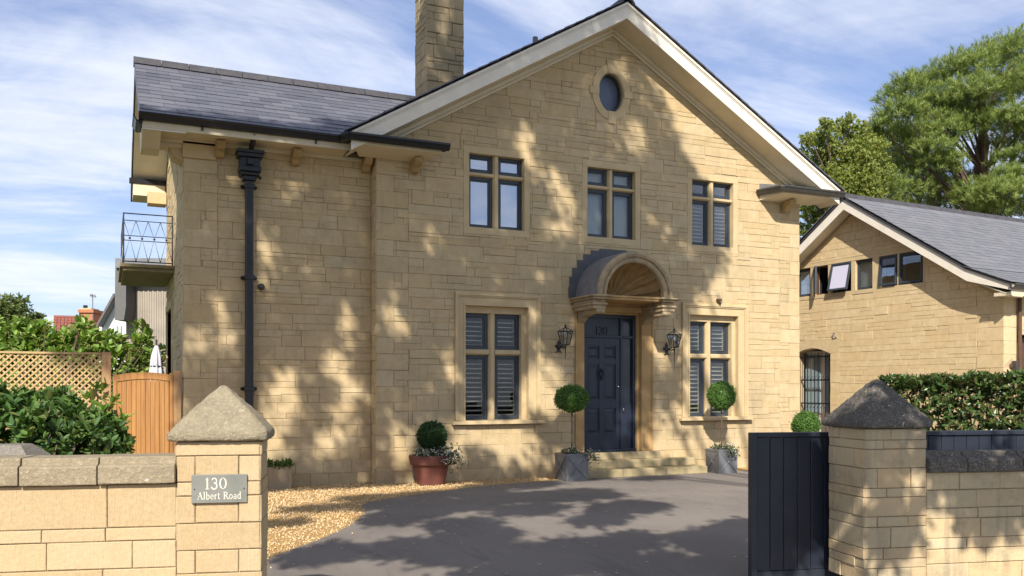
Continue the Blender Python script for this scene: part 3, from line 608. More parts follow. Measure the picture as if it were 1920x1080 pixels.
# main roof slates: verge courses as single slates
me3 = slate_mesh('verge_slate', .3, .42, .012)
for s in (-1, 1):
    ex = (0, 1, 0); sl_len = hw * math.hypot(1, SL)
    slope_slates(house, (GX + s * (hw + .09), YB - .075, rz(GX + hw + .09) + .035), ex, (-s, 0, SL), 1, int(sl_len / .236) - 0, .3, .236, me3, M['slate'], lambda u, v: v < sl_len - .36, limit=300, jit=.006, name='verge_slate')
    g = G(); rafter(g, s, 0, hw + .08, YB + .3, 22.2, -.065, -.035); mk('slate_slope', g, M['slate'], house)
g = G(); pr = [(-.14, -.10), (-.03, .07), (0, .085), (.03, .07), (.14, -.10), (0, .0)]
for k in range(18):
    g = G(); y_ = YB - .09 + k * .46; g.prism([(GX + a, y_, 8.62 + z) for a, z in pr], [(GX + a, y_ + .45, 8.62 + z) for a, z in pr]); mk('ridge_tile', g, M['ridge'], house)
# ---- boxed eaves and gutters
def gutter(pts, mat, r=.055, name='gutter', parent=house):
    g = G(); pts = [Vector(p) for p in pts]
    for a, b in zip(pts[:-1], pts[1:]):
        d = (b - a).normalized(); n_ = Vector((d.y, -d.x, 0)); pr = [(-.02, .05), (-.02, -.045), (.03, -.06), (.075, -.045), (.095, 0), (.115, .02), (.115, .05), (.1, .05), (.085, .01), (.06, -.03), (.0, -.03), (.0, .05)]
        e0, e1 = a - d * .06, b + d * .06
        g.prism([tuple(e0 + n_ * o + Vector((0, 0, z))) for o, z in pr], [tuple(e1 + n_ * o + Vector((0, 0, z))) for o, z in pr])
    return mk(name, g, mat, parent)
g = G(); g.box(.74, 3.55, 14.12, YW - .01, 5.42, 5.455); g.box(.47, 3.58, 14.10, 14.125, 5.40, 5.56); g.box(.74, 4.0, YW - .05, YW - .012, 5.36, 5.42); mk('eaves_soffit', g, M['cream'], house, bevel=.003)
g = G(); g.prism([(.47, 14.126, 5.55), (.47, 14.75, 5.80), (.47, 14.95, 5.80), (.47, 14.95, 5.20), (.47, 14.5, 5.20), (.47, 14.126, 5.38)], [(.73, 14.126, 5.55), (.73, 14.75, 5.80), (.73, 14.95, 5.80), (.73, 14.95, 5.20), (.73, 14.5, 5.20), (.73, 14.126, 5.38)]); g.box(.731, 1.07, 14.66, 14.95, 5.30, 5.44); mk('boxed_eaves_end', g, M['cream'], house, bevel=.004)
g = G(); g.prism([(.80, 14.67, 5.44), (1.07, 14.67, 5.44), (1.07, 14.67, 5.10), (.92, 14.67, 5.18)], [(.80, 15.1, 5.44), (1.07, 15.1, 5.44), (1.07, 15.1, 5.10), (.92, 15.1, 5.18)]); mk('corner_corbel', g, M['dressed'], house, bevel=.006)
g = G(); g.box(1.06, 1.55, YW - .05, YW + .02, 5.15, 5.40); mk('corner_corbel', g, M['dressed'], house, bevel=.006)
gutter([(.48, 14.10, 5.55), (3.46, 14.10, 5.55)], M['black']); gutter([(3.42, 14.10, 5.55), (3.50, 13.80, 5.54)], M['black'])
# left stub of the main roof eaves
def stub(x0, x1, xi0, xi1, dark):
    g = G(); z0_, z1_ = 5.40, 5.53
    lo = [(x0, 13.84, z0_ + .05), (x1, 13.84, z0_ + .05), (xi1, Y0 - .012, z0_ - .02), (xi0, Y0 - .012, z0_ - .02)]; hi = [(x0, 13.84, z1_), (x1, 13.84, z1_), (xi1, Y0 - .012, z1_), (xi0, Y0 - .012, z1_)]
    g.prism(lo, hi); mk('eaves_return', g, M['cream'], house, bevel=.004)
    g = G(); g.prism([(x0, 13.80, 5.59), (x1, 13.80, 5.59), (xi1, Y0 - .013, 5.72), (xi0, Y0 - .013, 5.72)], [(x0, 13.80, 5.535), (x1, 13.80, 5.535), (xi1, Y0 - .013, 5.535), (xi0, Y0 - .013, 5.535)]); mk('lead_cover', g, M['lead'], house)
stub(3.52, 5.02, 3.75, 4.86, 0); gutter([(3.50, 13.80, 5.535), (5.05, 13.80, 5.535)], M['black']); gutter([(5.02, 13.83, 5.535), (4.93, 14.1, 5.535)], M['black'])
stub(12.15, 13.6, 11.98, 13.3, 1); gutter([(12.15, 13.82, 5.53), (13.6, 13.82, 5.53)], M['bronze']); gutter([(12.0, 14.28, 5.53), (12.12, 13.86, 5.53)], M['bronze'])
for xs, yy in (((.9,), YW), ((1.60, 2.77, 3.93), YW), ((4.69, 12.60), Y0)):
    if xs == (.9,): continue
    for x_ in xs:
        g = G(); pr = [(0, .0), (.30, 0), (.30, -.06), (.24, -.11), (.15, -.14), (.10, -.20), (.0, -.22)]
        g.prism([(x_ - .065, yy - .012 - o, 5.40 + z) for o, z in pr], [(x_ + .065, yy - .012 - o, 5.40 + z) for o, z in pr]); mk('corbel', g, plain('corbel_stone', (.42, .29, .13), .9, var=.3, scale=8) if 'corb' not in M else M['corb'], house, bevel=.006)
        M['corb'] = bpy.data.materials['corbel_stone']
# gutter brackets
for x_ in (1.3, 3.0): g = G(); g.box(x_ - .012, x_ + .012, 14.07, 14.10, 5.44, 5.5); mk('gutter_bracket', g, M['black'], house)
# left verge of the wing roof, rear eaves
for ys, ye, zs, ze in ((14.1, RY, EZ, RZ), (RY, 19.7, RZ, EZ)):
    g = G(); g.prism([(wx0, ys, zs + .01), (wx0, ye, ze + .01), (wx0, ye, ze - .2), (wx0, ys, zs - .2)], [(wx0 + .025, ys, zs + .01), (wx0 + .025, ye, ze + .01), (wx0 + .025, ye, ze - .2), (wx0 + .025, ys, zs - .2)]); mk('bargeboard', g, M['bronze'], house)
    g = G(); g.prism([(wx0 + .026, ys, zs - .18), (wx0 + .026, ye, ze - .18), (wx0 + .026, ye, ze - .2), (wx0 + .026, ys, zs - .2)], [(1.07, ys, zs - .18), (1.07, ye, ze - .18), (1.07, ye, ze - .2), (1.07, ys, zs - .2)]); mk('verge_soffit', g, M['barge'], house)
g = G(); g.box(.47, 1.06, 19.0, 19.6, 5.38, 5.62); mk('boxed_eaves_end', g, M['cream'], house, bevel=.004); gutter([(1.06, 18.99, 5.66), (.46, 18.99, 5.66)], M['black'])
g = G(); g.box(.72, 1.06, 18.62, 18.98, 5.17, 5.40); mk('corner_corbel', g, M['dressed'], house, bevel=.01)
gutter([(.46, 14.62, 5.52), (.46, 14.12, 5.52)], M['black']); g = G()
# ---- downpipe with hopper
g = G(); pr = [(.19, .0), (.19, .06), (.165, .08), (.165, .26), (.19, .28), (.19, .34)]
for (w0, d0, z0_, z1_) in ((.10, .10, 4.86, 4.93), (.145, .13, 4.93, 4.98), (.165, .16, 4.98, 5.06), (.15, .145, 5.06, 5.20), (.19, .175, 5.20, 5.26), (.205, .19, 5.26, 5.31)): g.box(2.045 - w0, 2.045 + w0, YW - .012 - 2 * d0 * .8, YW - .013, z0_, z1_)
g.box(1.995, 2.095, YW - .30, YW - .26, 5.08, 5.18)
for s in (-1, 1): g.ball((2.045 + s * .15, YW - .2, 4.90), .03, 8, 6)
mk('rainwater_hopper', g, M['black'], house, bevel=.008)
g = G(); g.box(1.985, 2.105, YW - .155, YW - .04, 0.0, 4.86); mk('downpipe', g, M['black'], house, bevel=.015)
g = G(); g.tube([(2.06, 14.12, 5.5), (2.06, 14.2, 5.42), (2.05, 14.42, 5.30)], .04, 10); mk('outlet_pipe', g, M['black'], house)
for z_ in (4.77, 3.33, 1.58):
    g = G(); g.box(1.965, 2.125, YW - .17, YW - .013, z_ - .035, z_ + .035); g.box(1.925, 2.165, YW - .05, YW - .013, z_ - .025, z_ + .025)
    for s in (-1, 1): g.ball((2.045 + s * .11, YW - .06, z_), .022, 8, 6)
    mk('pipe_bracket', g, M['black'], house, bevel=.004)
# ---- chimney
chim = mk('chimney', G().box(5.28, 5.94, 15.33, 15.92, 6.6, 10.95), M['mortar'], house); OFF[chim.name] = OFF[house.name]
FC = Fr((0, 15.3, 0), (1, 0, 0), (0, -1, 0)); FC2 = Fr((5.25, 0, 0), (0, 1, 0), (-1, 0, 0)); rc = random.Random(5)
cs = wall_stones(FC, lay(5.25, 5.97, 6.7, 11, rc, hr=(.2, .27), lr=(.22, .5), split=.45)) + wall_stones(FC2, lay(15.32, 15.95, 6.7, 11, rc, hr=(.2, .27), lr=(.22, .5), split=.45))
place_stones(chim, cs, stone_mat('chimney_stone', [(.40, .31, .19), (.34, .27, .17), (.43, .33, .2), (.30, .24, .16)], dirt=(.13, .12, .09), dirt_amt=.7, dirt_lo=.4), rc, ch=.012, jit=.006)
g = G(); g.box(5.2, 6.02, 15.25, 16.0, 10.95, 11.15); mk('chimney_cap', g, M['dressed'], chim, bevel=.02)
g = G()
for k in range(5):
    x0_ = 5.24 + k * .15; g.box(x0_, x0_ + .15, 15.262, 15.285, 6.55, rz(x0_ + .15) + .16 + .02 * (k % 2))
g.box(5.205, 5.235, 15.26, 15.97, 6.5, rz(5.25) + .18); mk('lead_flashing', g, M['lead'], chim)
g = G(); g.tube([(7.28, 15, 7.7), (7.28, 15, 8.14)], .05, 12); mk('vent_pipe', g, M['lead'], house)
# ---- door surround, hood, steps, door
g = G()
g.fb(FM, 7.77, 7.95, .41, 3.0, -.27, .03); g.fb(FM, 9.18, 9.42, .41, 3.0, -.27, .03); g.fb(FM, 7.72, 9.47, 3.0, 3.1, -.27, .07); g.fb(FM, 7.77, 9.42, 3.1, 3.24, -.27, .045)
g.fb(FM, 7.76, 7.79, .41, 3.0, .03, .05); g.fb(FM, 9.12, 9.18, .35, 3.0, -.27, -.05); g.fb(FM, 9.40, 9.43, .41, 3.0, .03, .05); g.fb(FM, 7.95, 9.12, 2.965, 3.0, -.27, .01)
mk('door_surround', g, M['door_stone'], house, bevel=.006)
SX = 8.57; HR = .79; SP = 3.23; YF = 13.56
hood = G()                                # scallop shell, fluted half dome
nf, nt_ = 132, 16; rows = []
for j in range(nt_ + 1):
    t_ = j / nt_; row = []
    for i in range(nf + 1):
        ph = math.pi * i / nf; fl = 1 + .11 * (abs(math.cos(ph * 8.5)) * 2 - 1.2) * t_ ** .8
        r_ = .615 * (math.sin(t_ * math.pi / 2) ** .85) * fl + .02; y_ = Y0 + .02 - (Y0 - YF - .1) * (1 - math.cos(t_ * math.pi / 2)) ** .8 - .10 * (1 - abs(math.cos(ph * 8.5))) * math.sin(math.pi * t_) ** .7
        row.append((SX + r_ * math.cos(ph), y_, SP + .03 + r_ * math.sin(ph)))
    rows.append(row)
hood.rings(rows, cap=False, closed=False); hd = mk('shell_niche', hood, plain('lightened_door_stone', (.60, .42, .21), .9, scale=6, bumpv=.2, col2=(.46, .31, .15), spec=.2), house, smooth=True); OFF[hd.name] = OFF[house.name]  # door surround stone in a lighter copy, so the shaded shell looks lit
g = G(); g.ball((SX - .02, Y0 - .1, SP + .04), .06, 12, 8, .6); mk('shell_boss', g, M['door_stone'], hd, smooth=True)
g = G(); prof = [(.60, .10), (.60, .0), (.63, -.02), (.66, -.02), (.665, .0), (.70, .0), (.70, -.03), (.74, -.045), (.775, -.03), (.79, -.0), (.79, .10)]
rs = []
for i in range(49):
    ph = math.pi * i / 48; rs.append([(SX + r_ * math.cos(ph), YF + o, SP + r_ * math.sin(ph)) for r_, o in prof])
g.rings(rs, cap=False, closed=False); mk('arch_moulding', g, M['hood_stone'], hd)
g = G(); rs = []
for i in range(49):
    ph = math.pi * i / 48; rs.append([(SX + r_ * math.cos(ph), y_, SP + r_ * math.sin(ph)) for r_, y_ in ((.792, YF + .02), (.80, YF + .03), (.80, Y0 + .02), (.77, Y0 + .02))])
g.rings(rs, cap=False, closed=False); mk('lead_barrel_roof', g, M['lead'], hd, smooth=False)
g = G(); nfl = 15                         # stepped lead flashing let into the joints of the wall
for i in range(nfl):
    p0, p1 = math.pi * i / nfl, math.pi * (i + 1) / nfl; r1 = .94
    zt_ = SP + r1 * max(math.sin(p0), math.sin(p1)); x0_, x1_ = SX + r1 * math.cos(p0), SX + r1 * math.cos(p1); i0, i1 = (SX + .79 * math.cos(p0), SP + .79 * math.sin(p0)), (SX + .79 * math.cos(p1), SP + .79 * math.sin(p1))
    xo = x0_ if i < nfl / 2 else x1_
    pts = [i0, (x0_, SP + r1 * math.sin(p0)), (xo, zt_) , (x1_, SP + r1 * math.sin(p1)), i1]
    pts = [i0, (x0_, SP + r1 * math.sin(p0)), ((x0_ if p0 < math.pi / 2 else x1_), zt_ ), (x1_, SP + r1 * math.sin(p1)), i1]
    if i < nfl / 2: pts[2] = (x0_, SP + r1 * math.sin(p1))
    else: pts[2] = (x1_, SP + r1 * math.sin(p0))
    g.prism([FM.p(a, z, .026) for a, z in pts], [FM.p(a, z, .011) for a, z in pts])
mk('stepped_flashing', g, plain('dark_lead', (.085, .085, .095), .6, var=.25), hd)
for s in (-1, 1):                        # entablature blocks and console brackets at each side
    g = G(); xa = SX + s * .72
    for (w_, yf, z0_, z1_) in ((.13, YF + .03, 2.98 + .0, 3.05), (.15, YF, 3.05, 3.09), (.12, YF + .05, 3.09, 3.15), (.16, YF - .03, 3.15, 3.19), (.20, YF - .07, 3.19, 3.225)): g.box(xa - w_ + .0, xa + w_ + .0, yf, Y0 - .012, z0_, z1_)
    g2 = G(); xa2 = SX + s * .69; pr = [(0, 3.0), (.70, 3.0), (.735, 2.97), (.74, 2.93), (.70, 2.90), (.62, 2.905), (.48, 2.91), (.3, 2.90), (.14, 2.86), (.06, 2.80), (0, 2.78)]
    g2.prism([(xa2 - .075, Y0 - .012 - o, z) for o, z in pr], [(xa2 + .075, Y0 - .012 - o, z) for o, z in pr]); g2.add(*[(lambda q: (q.v, q.f))(G().tube([(xa2 - .085, YF + .07, 2.945), (xa2 + .085, YF + .07, 2.945)], .045, 12))][0])
    mk('cornice_block', g, M['hood_stone'], hd, bevel=.012); mk('console_bracket', g2, M['hood_stone'], hd, bevel=.008)
g = G(); g.box(SX - .56, SX + .56, YF + .06, Y0 - .05, 3.20, 3.235); g.box(SX - .56, SX + .56, YF + .08, Y0 - .05, 3.16, 3.20); mk('shell_ledge', g, M['door_stone'], hd, bevel=.006)
sm = plain('step_stone', (.47, .37, .22), .9, scale=4, bumpv=.3, col2=(.27, .23, .12), spec=.2)
for x0_, x1_, y0_, z0_, z1_ in ((7.5, 10.25, 13.72, 0, .135), (7.6, 10.2, 14.02, .135, .275), (7.72, 9.5, 14.18, .275, .41)):
    n_ = 3 if x1_ - x0_ > 2 else 2
    for k in range(n_):
        g = G(); a = x0_ + (x1_ - x0_) * k / n_; b_ = x0_ + (x1_ - x0_) * (k + 1) / n_; g.box(a + .003, b_ - .003, y0_, Y0 - .02, z0_, z1_); mk('step_stone', g, sm, house, bevel=.012)
# door: outer dark frame, transom light, six panel leaf, side light
D = Fr((0, Y0 + .16, 0), (1, 0, 0), (0, -1, 0))
g = G(); g.fb(D, 7.95, 7.995, .41, 2.965, -.05, .06); g.fb(D, 9.07, 9.12, .41, 2.965, -.05, .06); g.fb(D, 8.80, 8.85, .41, 2.965, -.05, .05); g.fb(D, 7.995, 8.80, 2.53, 2.575, -.05, .055); g.fb(D, 8.85, 9.07, 2.53, 2.575, -.05, .055); g.fb(D, 7.995, 9.07, 2.90, 2.965, -.05, .06); g.fb(D, 7.95, 9.12, .41, .455, -.05, .09)
dr = mk('front_door', g, M['navy'], house, bevel=.005, label='dark blue panelled front door'); OFF[dr.name] = OFF[house.name]
g = G(); g.fb(D, 7.995, 8.80, 2.575, 2.90, -.02, .01); mk('transom_panel', g, M['navy'], dr); g = G(); g.fb(D, 8.85, 9.07, 2.575, 2.90, -.02, -.01); mk('pane', g, plain('fanlight_glass', (.02, .026, .04), .15), dr)
x0_, x1_, z0_, z1_ = 7.998, 8.797, .458, 2.527
g = G(); g.fb(D, x0_, x1_, z0_, z1_, -.03, .012)
cols_ = ((x0_ + .09, x0_ + .355), (x1_ - .355, x1_ - .09)); rows_ = ((.75, 1.22), (1.38, 2.04), (2.14, 2.38))
xs = [x0_, cols_[0][0], cols_[0][1], cols_[1][0], cols_[1][1], x1_]; zs_ = [z0_, .75, 1.22, 1.38, 2.04, 2.14, 2.38, z1_]
for i in (0, 2, 4): g.fb(D, xs[i], xs[i + 1], z0_, z1_, .012, .032)
for (c0, c1) in cols_:
    for i in (0, 2, 4, 6): g.fb(D, c0, c1, zs_[i], zs_[i + 1], .012, .0315)
mk('door_leaf', g, M['navy'], dr, bevel=.003)
for (c0, c1) in cols_:
    for (r0, r1) in rows_:
        g = G(); i_ = .025; j_ = .06
        a = [D.p(c0 + i_, r0 + i_, .013), D.p(c1 - i_, r0 + i_, .013), D.p(c1 - i_, r1 - i_, .013), D.p(c0 + i_, r1 - i_, .013)]; b_ = [D.p(c0 + j_, r0 + j_, .029), D.p(c1 - j_, r0 + j_, .029), D.p(c1 - j_, r1 - j_, .029), D.p(c0 + j_, r1 - j_, .029)]
        g.prism(a, b_); mk('raised_panel', g, M['navy'], dr)
g = G(); g.fb(D, 8.85, 9.07, .46, 2.53, -.005, .0); mk('side_light', g, plain('dark_glass', (.012, .016, .026), .15), dr); g = G(); g.fb(D, 8.85, 9.07, .455, 1.3, .002, .015); mk('side_panel', g, M['navy'], dr, bevel=.004)
roombox(dr, D, 8.8, 9.12, .41, 2.95, -.06)
g = G(); g.ball(D.p(8.745, 1.62, .06), .022, 10, 8); mk('door_knob', g, M['brass'], dr, smooth=True); g = G(); g.fb(D, 8.85, 8.88, 1.16, 1.22, .03, .06); mk('door_handle', g, M['brass'], dr, bevel=.008)
g = G(); kx = (x0_ + x1_) / 2; g.ball(D.p(kx, 1.93, .05), .028, 10, 8); g.tube([D.p(kx + .035 * math.sin(t_), 1.86 + .06 * math.cos(t_), .055) for t_ in np.linspace(.3, 5.98, 14)], .010, 6); g.fb(D, kx - .018, kx + .018, 1.74, 1.79, .032, .055); mk('door_knocker', g, M['black'], dr, smooth=True)
# serif glyphs as strokes: (polyline, weight)
def arc(cx_, cz_, rx, rz_, a0, a1, n=14): return [(cx_ + rx * math.cos(R(a0 + (a1 - a0) * k / n)), cz_ + rz_ * math.sin(R(a0 + (a1 - a0) * k / n))) for k in range(n + 1)]
GL = {'1': (.5, [([(.27, 0), (.27, 1)], .13), ([(.1, .0), (.44, .0)], .05), ([(.27, .98), (.1, .82)], .05)]),
 '3': (.62, [(arc(.28, .74, .2, .25, 160, -80), .09), (arc(.26, .27, .25, .28, 85, -160), .11)]),
 '0': (.7, [(arc(.33, .5, .26, .49, 50, 130), .05), (arc(.33, .5, .26, .49, 130, 230), .12), (arc(.33, .5, .26, .49, 230, 310), .05), (arc(.33, .5, .26, .49, -50, 50), .12)]),
 'A': (.78, [([(.08, 0), (.38, 1)], .05), ([(.38, 1), (.68, 0)], .12), ([(.2, .35), (.56, .35)], .05), ([(0, 0), (.2, 0)], .05), ([(.56, 0), (.8, 0)], .05)]),
 'l': (.3, [([(.14, 0), (.14, 1.05)], .11), ([(.03, 0), (.26, 0)], .05), ([(.03, 1.03), (.14, 1.05)], .05)]),
 'b': (.58, [([(.13, 0), (.13, 1.05)], .1), (arc(.28, .32, .2, .32, 140, -140), .09), ([(.03, 1.03), (.13, 1.05)], .05)]),
 'e': (.5, [(arc(.25, .32, .19, .32, 0, 320), .08), ([(.07, .34), (.44, .34)], .05)]),
 'r': (.42, [([(.13, 0), (.13, .65)], .1), ([(.03, 0), (.25, 0)], .05), ([(.13, .45), (.25, .62), (.38, .6)], .08)]),
 't': (.36, [([(.15, .88), (.15, .1), (.22, .0), (.33, .08)], .09), ([(.02, .64), (.32, .64)], .05)]),
 'R': (.76, [([(.15, 0), (.15, 1)], .12), ([(.02, 0), (.3, 0)], .05), ([(.02, 1), (.3, 1)], .05), (arc(.3, .76, .24, .24, 90, -90), .1), ([(.15, .52), (.3, .52)], .05), ([(.32, .5), (.68, 0), (.76, 0)], .1)]),
 'o': (.55, [(arc(.26, .32, .2, .32, 0, 360, 20), .085)]),
 'a': (.5, [([(.38, 0), (.38, .5)], .09), (arc(.24, .47, .15, .17, 0, 160), .07), (arc(.22, .19, .16, .18, 60, 330), .08), ([(.38, .03), (.48, .03)], .05)]),
 'd': (.58, [([(.42, 0), (.42, 1.05)], .1), (arc(.27, .32, .2, .32, 40, 320), .09), ([(.32, 1.03), (.42, 1.05)], .05), ([(.42, .02), (.52, .02)], .05)]), ' ': (.35, [])}
def text_geo(g, fr, s, a, z, h, o0, o1, bold=1.0, gap=.06):
    for ch in s:
        adv, strokes = GL[ch]
        for pl, wt in strokes:
            for (p, q) in zip(pl[:-1], pl[1:]):
                d = Vector((q[0] - p[0], q[1] - p[1])); 
                if d.length < 1e-6: continue
                d.normalize(); n_ = Vector((-d.y, d.x)) * wt * bold / 2; e = d * wt * .18
                c4 = [(p[0] - e.x + n_.x, p[1] - e.y + n_.y), (q[0] + e.x + n_.x, q[1] + e.y + n_.y), (q[0] + e.x - n_.x, q[1] + e.y - n_.y), (p[0] - e.x - n_.x, p[1] - e.y - n_.y)]
                g.prism([fr.p(a + x * h, z + y * h, o0) for x, y in c4], [fr.p(a + x * h, z + y * h, o1 + rng.uniform(0, .0002)) for x, y in c4])
        a += (adv + gap) * h
    return a
g = G(); text_geo(g, D, '130', 8.28, 2.6, .14, .01, .028, 1.3); mk('door_number', g, M['black'], dr)
# ---- side door on the left wall, balcony
g = G(); g.fb(FS, SD[0] - .14, SD[0], 0, SD[3], -.2, .02); g.fb(FS, SD[1], SD[1] + .14, 0, SD[3], -.2, .02); g.fb(FS, SD[0] - .14, SD[1] + .14, SD[3], SD[3] + .14, -.2, .03)
sd = mk('garden_door', g, M['dressed'], house, bevel=.005, label='brown glazed garden door in the side wall'); OFF[sd.name] = OFF[house.name]
g = G(); g.fb(FS, SD[0], SD[0] + .1, .05, SD[3], -.16, -.08); g.fb(FS, SD[1] - .1, SD[1], .05, SD[3], -.16, -.08); g.fb(FS, SD[0] + .1, SD[1] - .1, SD[3] - .1, SD[3], -.16, -.08); g.fb(FS, 17.95, 18.05, .05, SD[3] - .1, -.16, -.08); mk('door_frame', g, M['brown'], sd)
g = G(); g.fb(FS, SD[0] + .1, SD[1] - .1, .05, SD[3] - .1, -.13, -.12); mk('pane', g, M['glass'], sd); roombox(sd, FS, SD[0], SD[1], 0, SD[3], -.18)
g = G(); g.box(.20, 1.068, 16.56, 19.1, 3.66, 3.72); g.box(.25, 1.068, 16.61, 19.05, 3.60, 3.66)
bal = mk('balcony', g, plain('balcony_slab', (.30, .24, .12), .9, var=.35, scale=6), house, bevel=.008, label='small side balcony with black iron railing'); OFF[bal.name] = OFF[house.name]
def rail(name, pts, r=.009): mk(name, G().tube(pts, r, 6), M['black'], bal)
zb, zt = 3.76, 4.58
for (pa, pb, n_) in (((.26, 16.62), (1.04, 16.62), 4), ((.26, 16.62), (.26, 19.02), 11)):
    def bp(t_, z): return (pa[0] + (pb[0] - pa[0]) * t_, pa[1] + (pb[1] - pa[1]) * t_, z)
    for z_ in (zb, 4.12, 4.20, 4.46, zt): rail('rail', [bp(0, z_), bp(1, z_)], .010 if z_ in (zb, zt) else .007)
    for k in range(n_):
        t0, t1, tm = k / n_, (k + 1) / n_, (k + .5) / n_
        rail('lattice_bar', [bp(t0, 4.46), bp(tm, 4.16), bp(t1, 4.46)], .006); rail('lattice_bar', [bp(t0, zb), bp(tm, 4.16), bp(t1, zb)], .006)
        mk('rosette', G().ball(bp(tm, 4.16), .02, 8, 6), M['black'], bal)
for q in ((.26, 16.62), (1.04, 16.62), (.26, 19.02), (.26, 17.8)): rail('post', [(q[0], q[1], 3.72), (q[0], q[1], zt + .01)], .012)
# ------------------------------------------------------------------ wall lanterns
def lantern(x, drop, label):
    t = root('wall_lantern', label, 'wall lantern', (x, Y0, 0), 'black iron lanterns beside the front door')
    y = Y0 - .27; g = G(); zt = 2.60; zb_ = 2.36
    def sq(r_, z): return [(x - r_, y - r_, z), (x + r_, y - r_, z), (x + r_, y + r_, z), (x - r_, y + r_, z)]
    for k in range(4):
        a, b_ = sq(.098, zt)[k], sq(.055, zb_)[k]; g.tube([a, b_], .008, 5); a2, b2 = sq(.098, zt)[(k + 1) % 4], sq(.055, zb_)[(k + 1) % 4]; g.tube([a, a2], .010, 5); g.tube([b_, b2], .008, 5); g.tube([a, (x, y, 2.68)], .008, 5)
        g.tube([[(a[i] + a2[i]) / 2 for i in range(3)], [(b_[i] + b2[i]) / 2 for i in range(3)]], .004, 4)
    mk('lantern_frame', g, M['black'], t)
    g = G(); g.rings([sq(.052, zb_), sq(.094, zt)], cap=False); mk('pane', g, M['lampglass'], t)
    g = G(); g.ball((x, y, 2.70), .02, 8, 6); g.tube([(x, y, 2.70), (x, y, 2.75)], .008, 6, .001); mk('finial', g, M['black'], t)
    g = G(); g.tube([(x, y, zb_), (x, y, 2.25)], .016, 8, .010); g.ball((x, y, 2.31), .022, 8, 6); g.tube([(x, y, 2.25), (x, y, drop)], .010, 6, .003); mk('drop_spike', g, M['black'], t)
    g = G(); pts = [(x, y, 2.34), (x, y + .08, 2.30), (x + .0, y + .16, 2.34), (x, Y0 - .02, 2.30)]; g.tube(pts, .011, 6)
    for s in (-1, 1): g.tube([(x, y + .06, 2.32), (x + s * .0, y + .12, 2.38), (x, y + .18, 2.34)], .007, 5)
    mk('bracket_arm', g, M['black'], t)
    g = G(); F = Fr((x, Y0, 0), (1, 0, 0), (0, -1, 0)); out = [(0, 2.46), (.03, 2.41), (.02, 2.37), (.07, 2.37), (.075, 2.33), (.03, 2.315), (.02, 2.28), (.06, 2.23), (.0, 2.25), (-.06, 2.23), (-.02, 2.28), (-.03, 2.315), (-.075, 2.33), (-.07, 2.37), (-.02, 2.37), (-.03, 2.41)]
    g.prism([F.p(a, z, .03) for a, z in out][::-1], [F.p(a, z, .008) for a, z in out][::-1]); mk('fleur_backplate', g, M['black'], t)
lantern(7.43, 2.10, 'black iron lantern on the wall left of the front door'); lantern(9.75, 1.93, 'black iron lantern right of the front door with the longer drop spike')
t = root('wall_sensor', 'small dark domed light on the wing wall right of the downpipe', 'wall light', (2.24, YW, 3.2)); g = G(); g.ball((2.24, YW - .06, 3.2), .055, 14, 10); mk('dome', g, M['bronze'], t, smooth=True); g = G(); g.tube([(2.24, YW - .0, 3.2), (2.24, YW - .04, 3.2)], .04, 12); mk('base', g, M['black'], t)
t = root('security_camera', 'tiny brown sensor fixed above the right ground floor window', 'sensor', (10.95, Y0, 3.3)); mk('body', G().box(10.91, 10.99, Y0 - .1, Y0 - .012, 3.30, 3.35), M['brown'], t, bevel=.008); mk('lens', G().ball((10.95, Y0 - .09, 3.27), .03, 10, 8), M['black'], t)
class FrT(Fr):
    def __init__(s, F, zp, tilt, o): s.F = F; s.zp = zp; s.t = tilt; s.o = o; s.u = F.u; s.n = F.n
    def p(s, a, z, o=0): d = z - s.zp; return s.F.p(a, s.zp + d * math.cos(s.t) + o * math.sin(s.t), s.o - d * math.sin(s.t) + o * math.cos(s.t))
# ------------------------------------------------------------------ garage
th = R(3.5); gu = (-math.sin(th), math.cos(th), 0); gn = (-math.cos(th), -math.sin(th), 0); GO = (17.38, 12.98, 0)
FG = Fr(GO, gu, gn); FGF = Fr(GO, (-gn[0], -gn[1], 0), (-gu[0], -gu[1], 0))
gar = root('stone_garage', 'low stone outbuilding with slate roof and a row of small windows on the right', 'outbuilding', GO)
GA, GZ = 3.95, 6.36
def gz(a):
    d = abs(a - GA); return GZ - .64 * min(d, 3.35) - .43 * max(0, d - 3.35)
rg2 = random.Random(21); gw = [(1.98, 2.62), (2.68, 3.20), (3.40, 3.92), (4.05, 4.70), (4.80, 5.28), (5.40, 5.92)]; WZ = (4.06, 4.81)
gh = [(1.94, 5.94, WZ[0] - .02, WZ[1] + .0)]; DA = (4.72, 5.9)
doorsurr = [(4.42, 6.2, 0, 2.86)]
qg = quoins(0, -1, 0, 3.6, rg2, .29, .62, .32); gc = [(.64, 1, GZ - .36 + .64 * GA), (-.64, 1, GZ - .36 - .64 * GA), (.43, 1, gz(.3) - .33 + .43 * .3)]
gc = [(.64, 1, GZ - .36 + .64 * GA), (-.64, 1, GZ - .36 - .64 * GA)]
band = [(1.9, 6.0, WZ[0] - .1, WZ[1] + .1)]
gs = wall_stones(FG, qg, (), gc, 2) + wall_stones(FG, cut(lay(0, 7.9, 0, 6.3, rg2, hr=(.14, .24), lr=(.3, .8), split=.4), qg), band + doorsurr, gc)
gs += wall_stones(FGF, quoins(0, -1, 0, 3.6, rg2, .29, .42, .42), (), (), 2) + wall_stones(FGF, lay(2.9, 7, 0, 3.6, rg2), (), (), .2) + wall_stones(FGF, lay(.46, 2.9, 2.75, 3.6, rg2), (), (), .2)
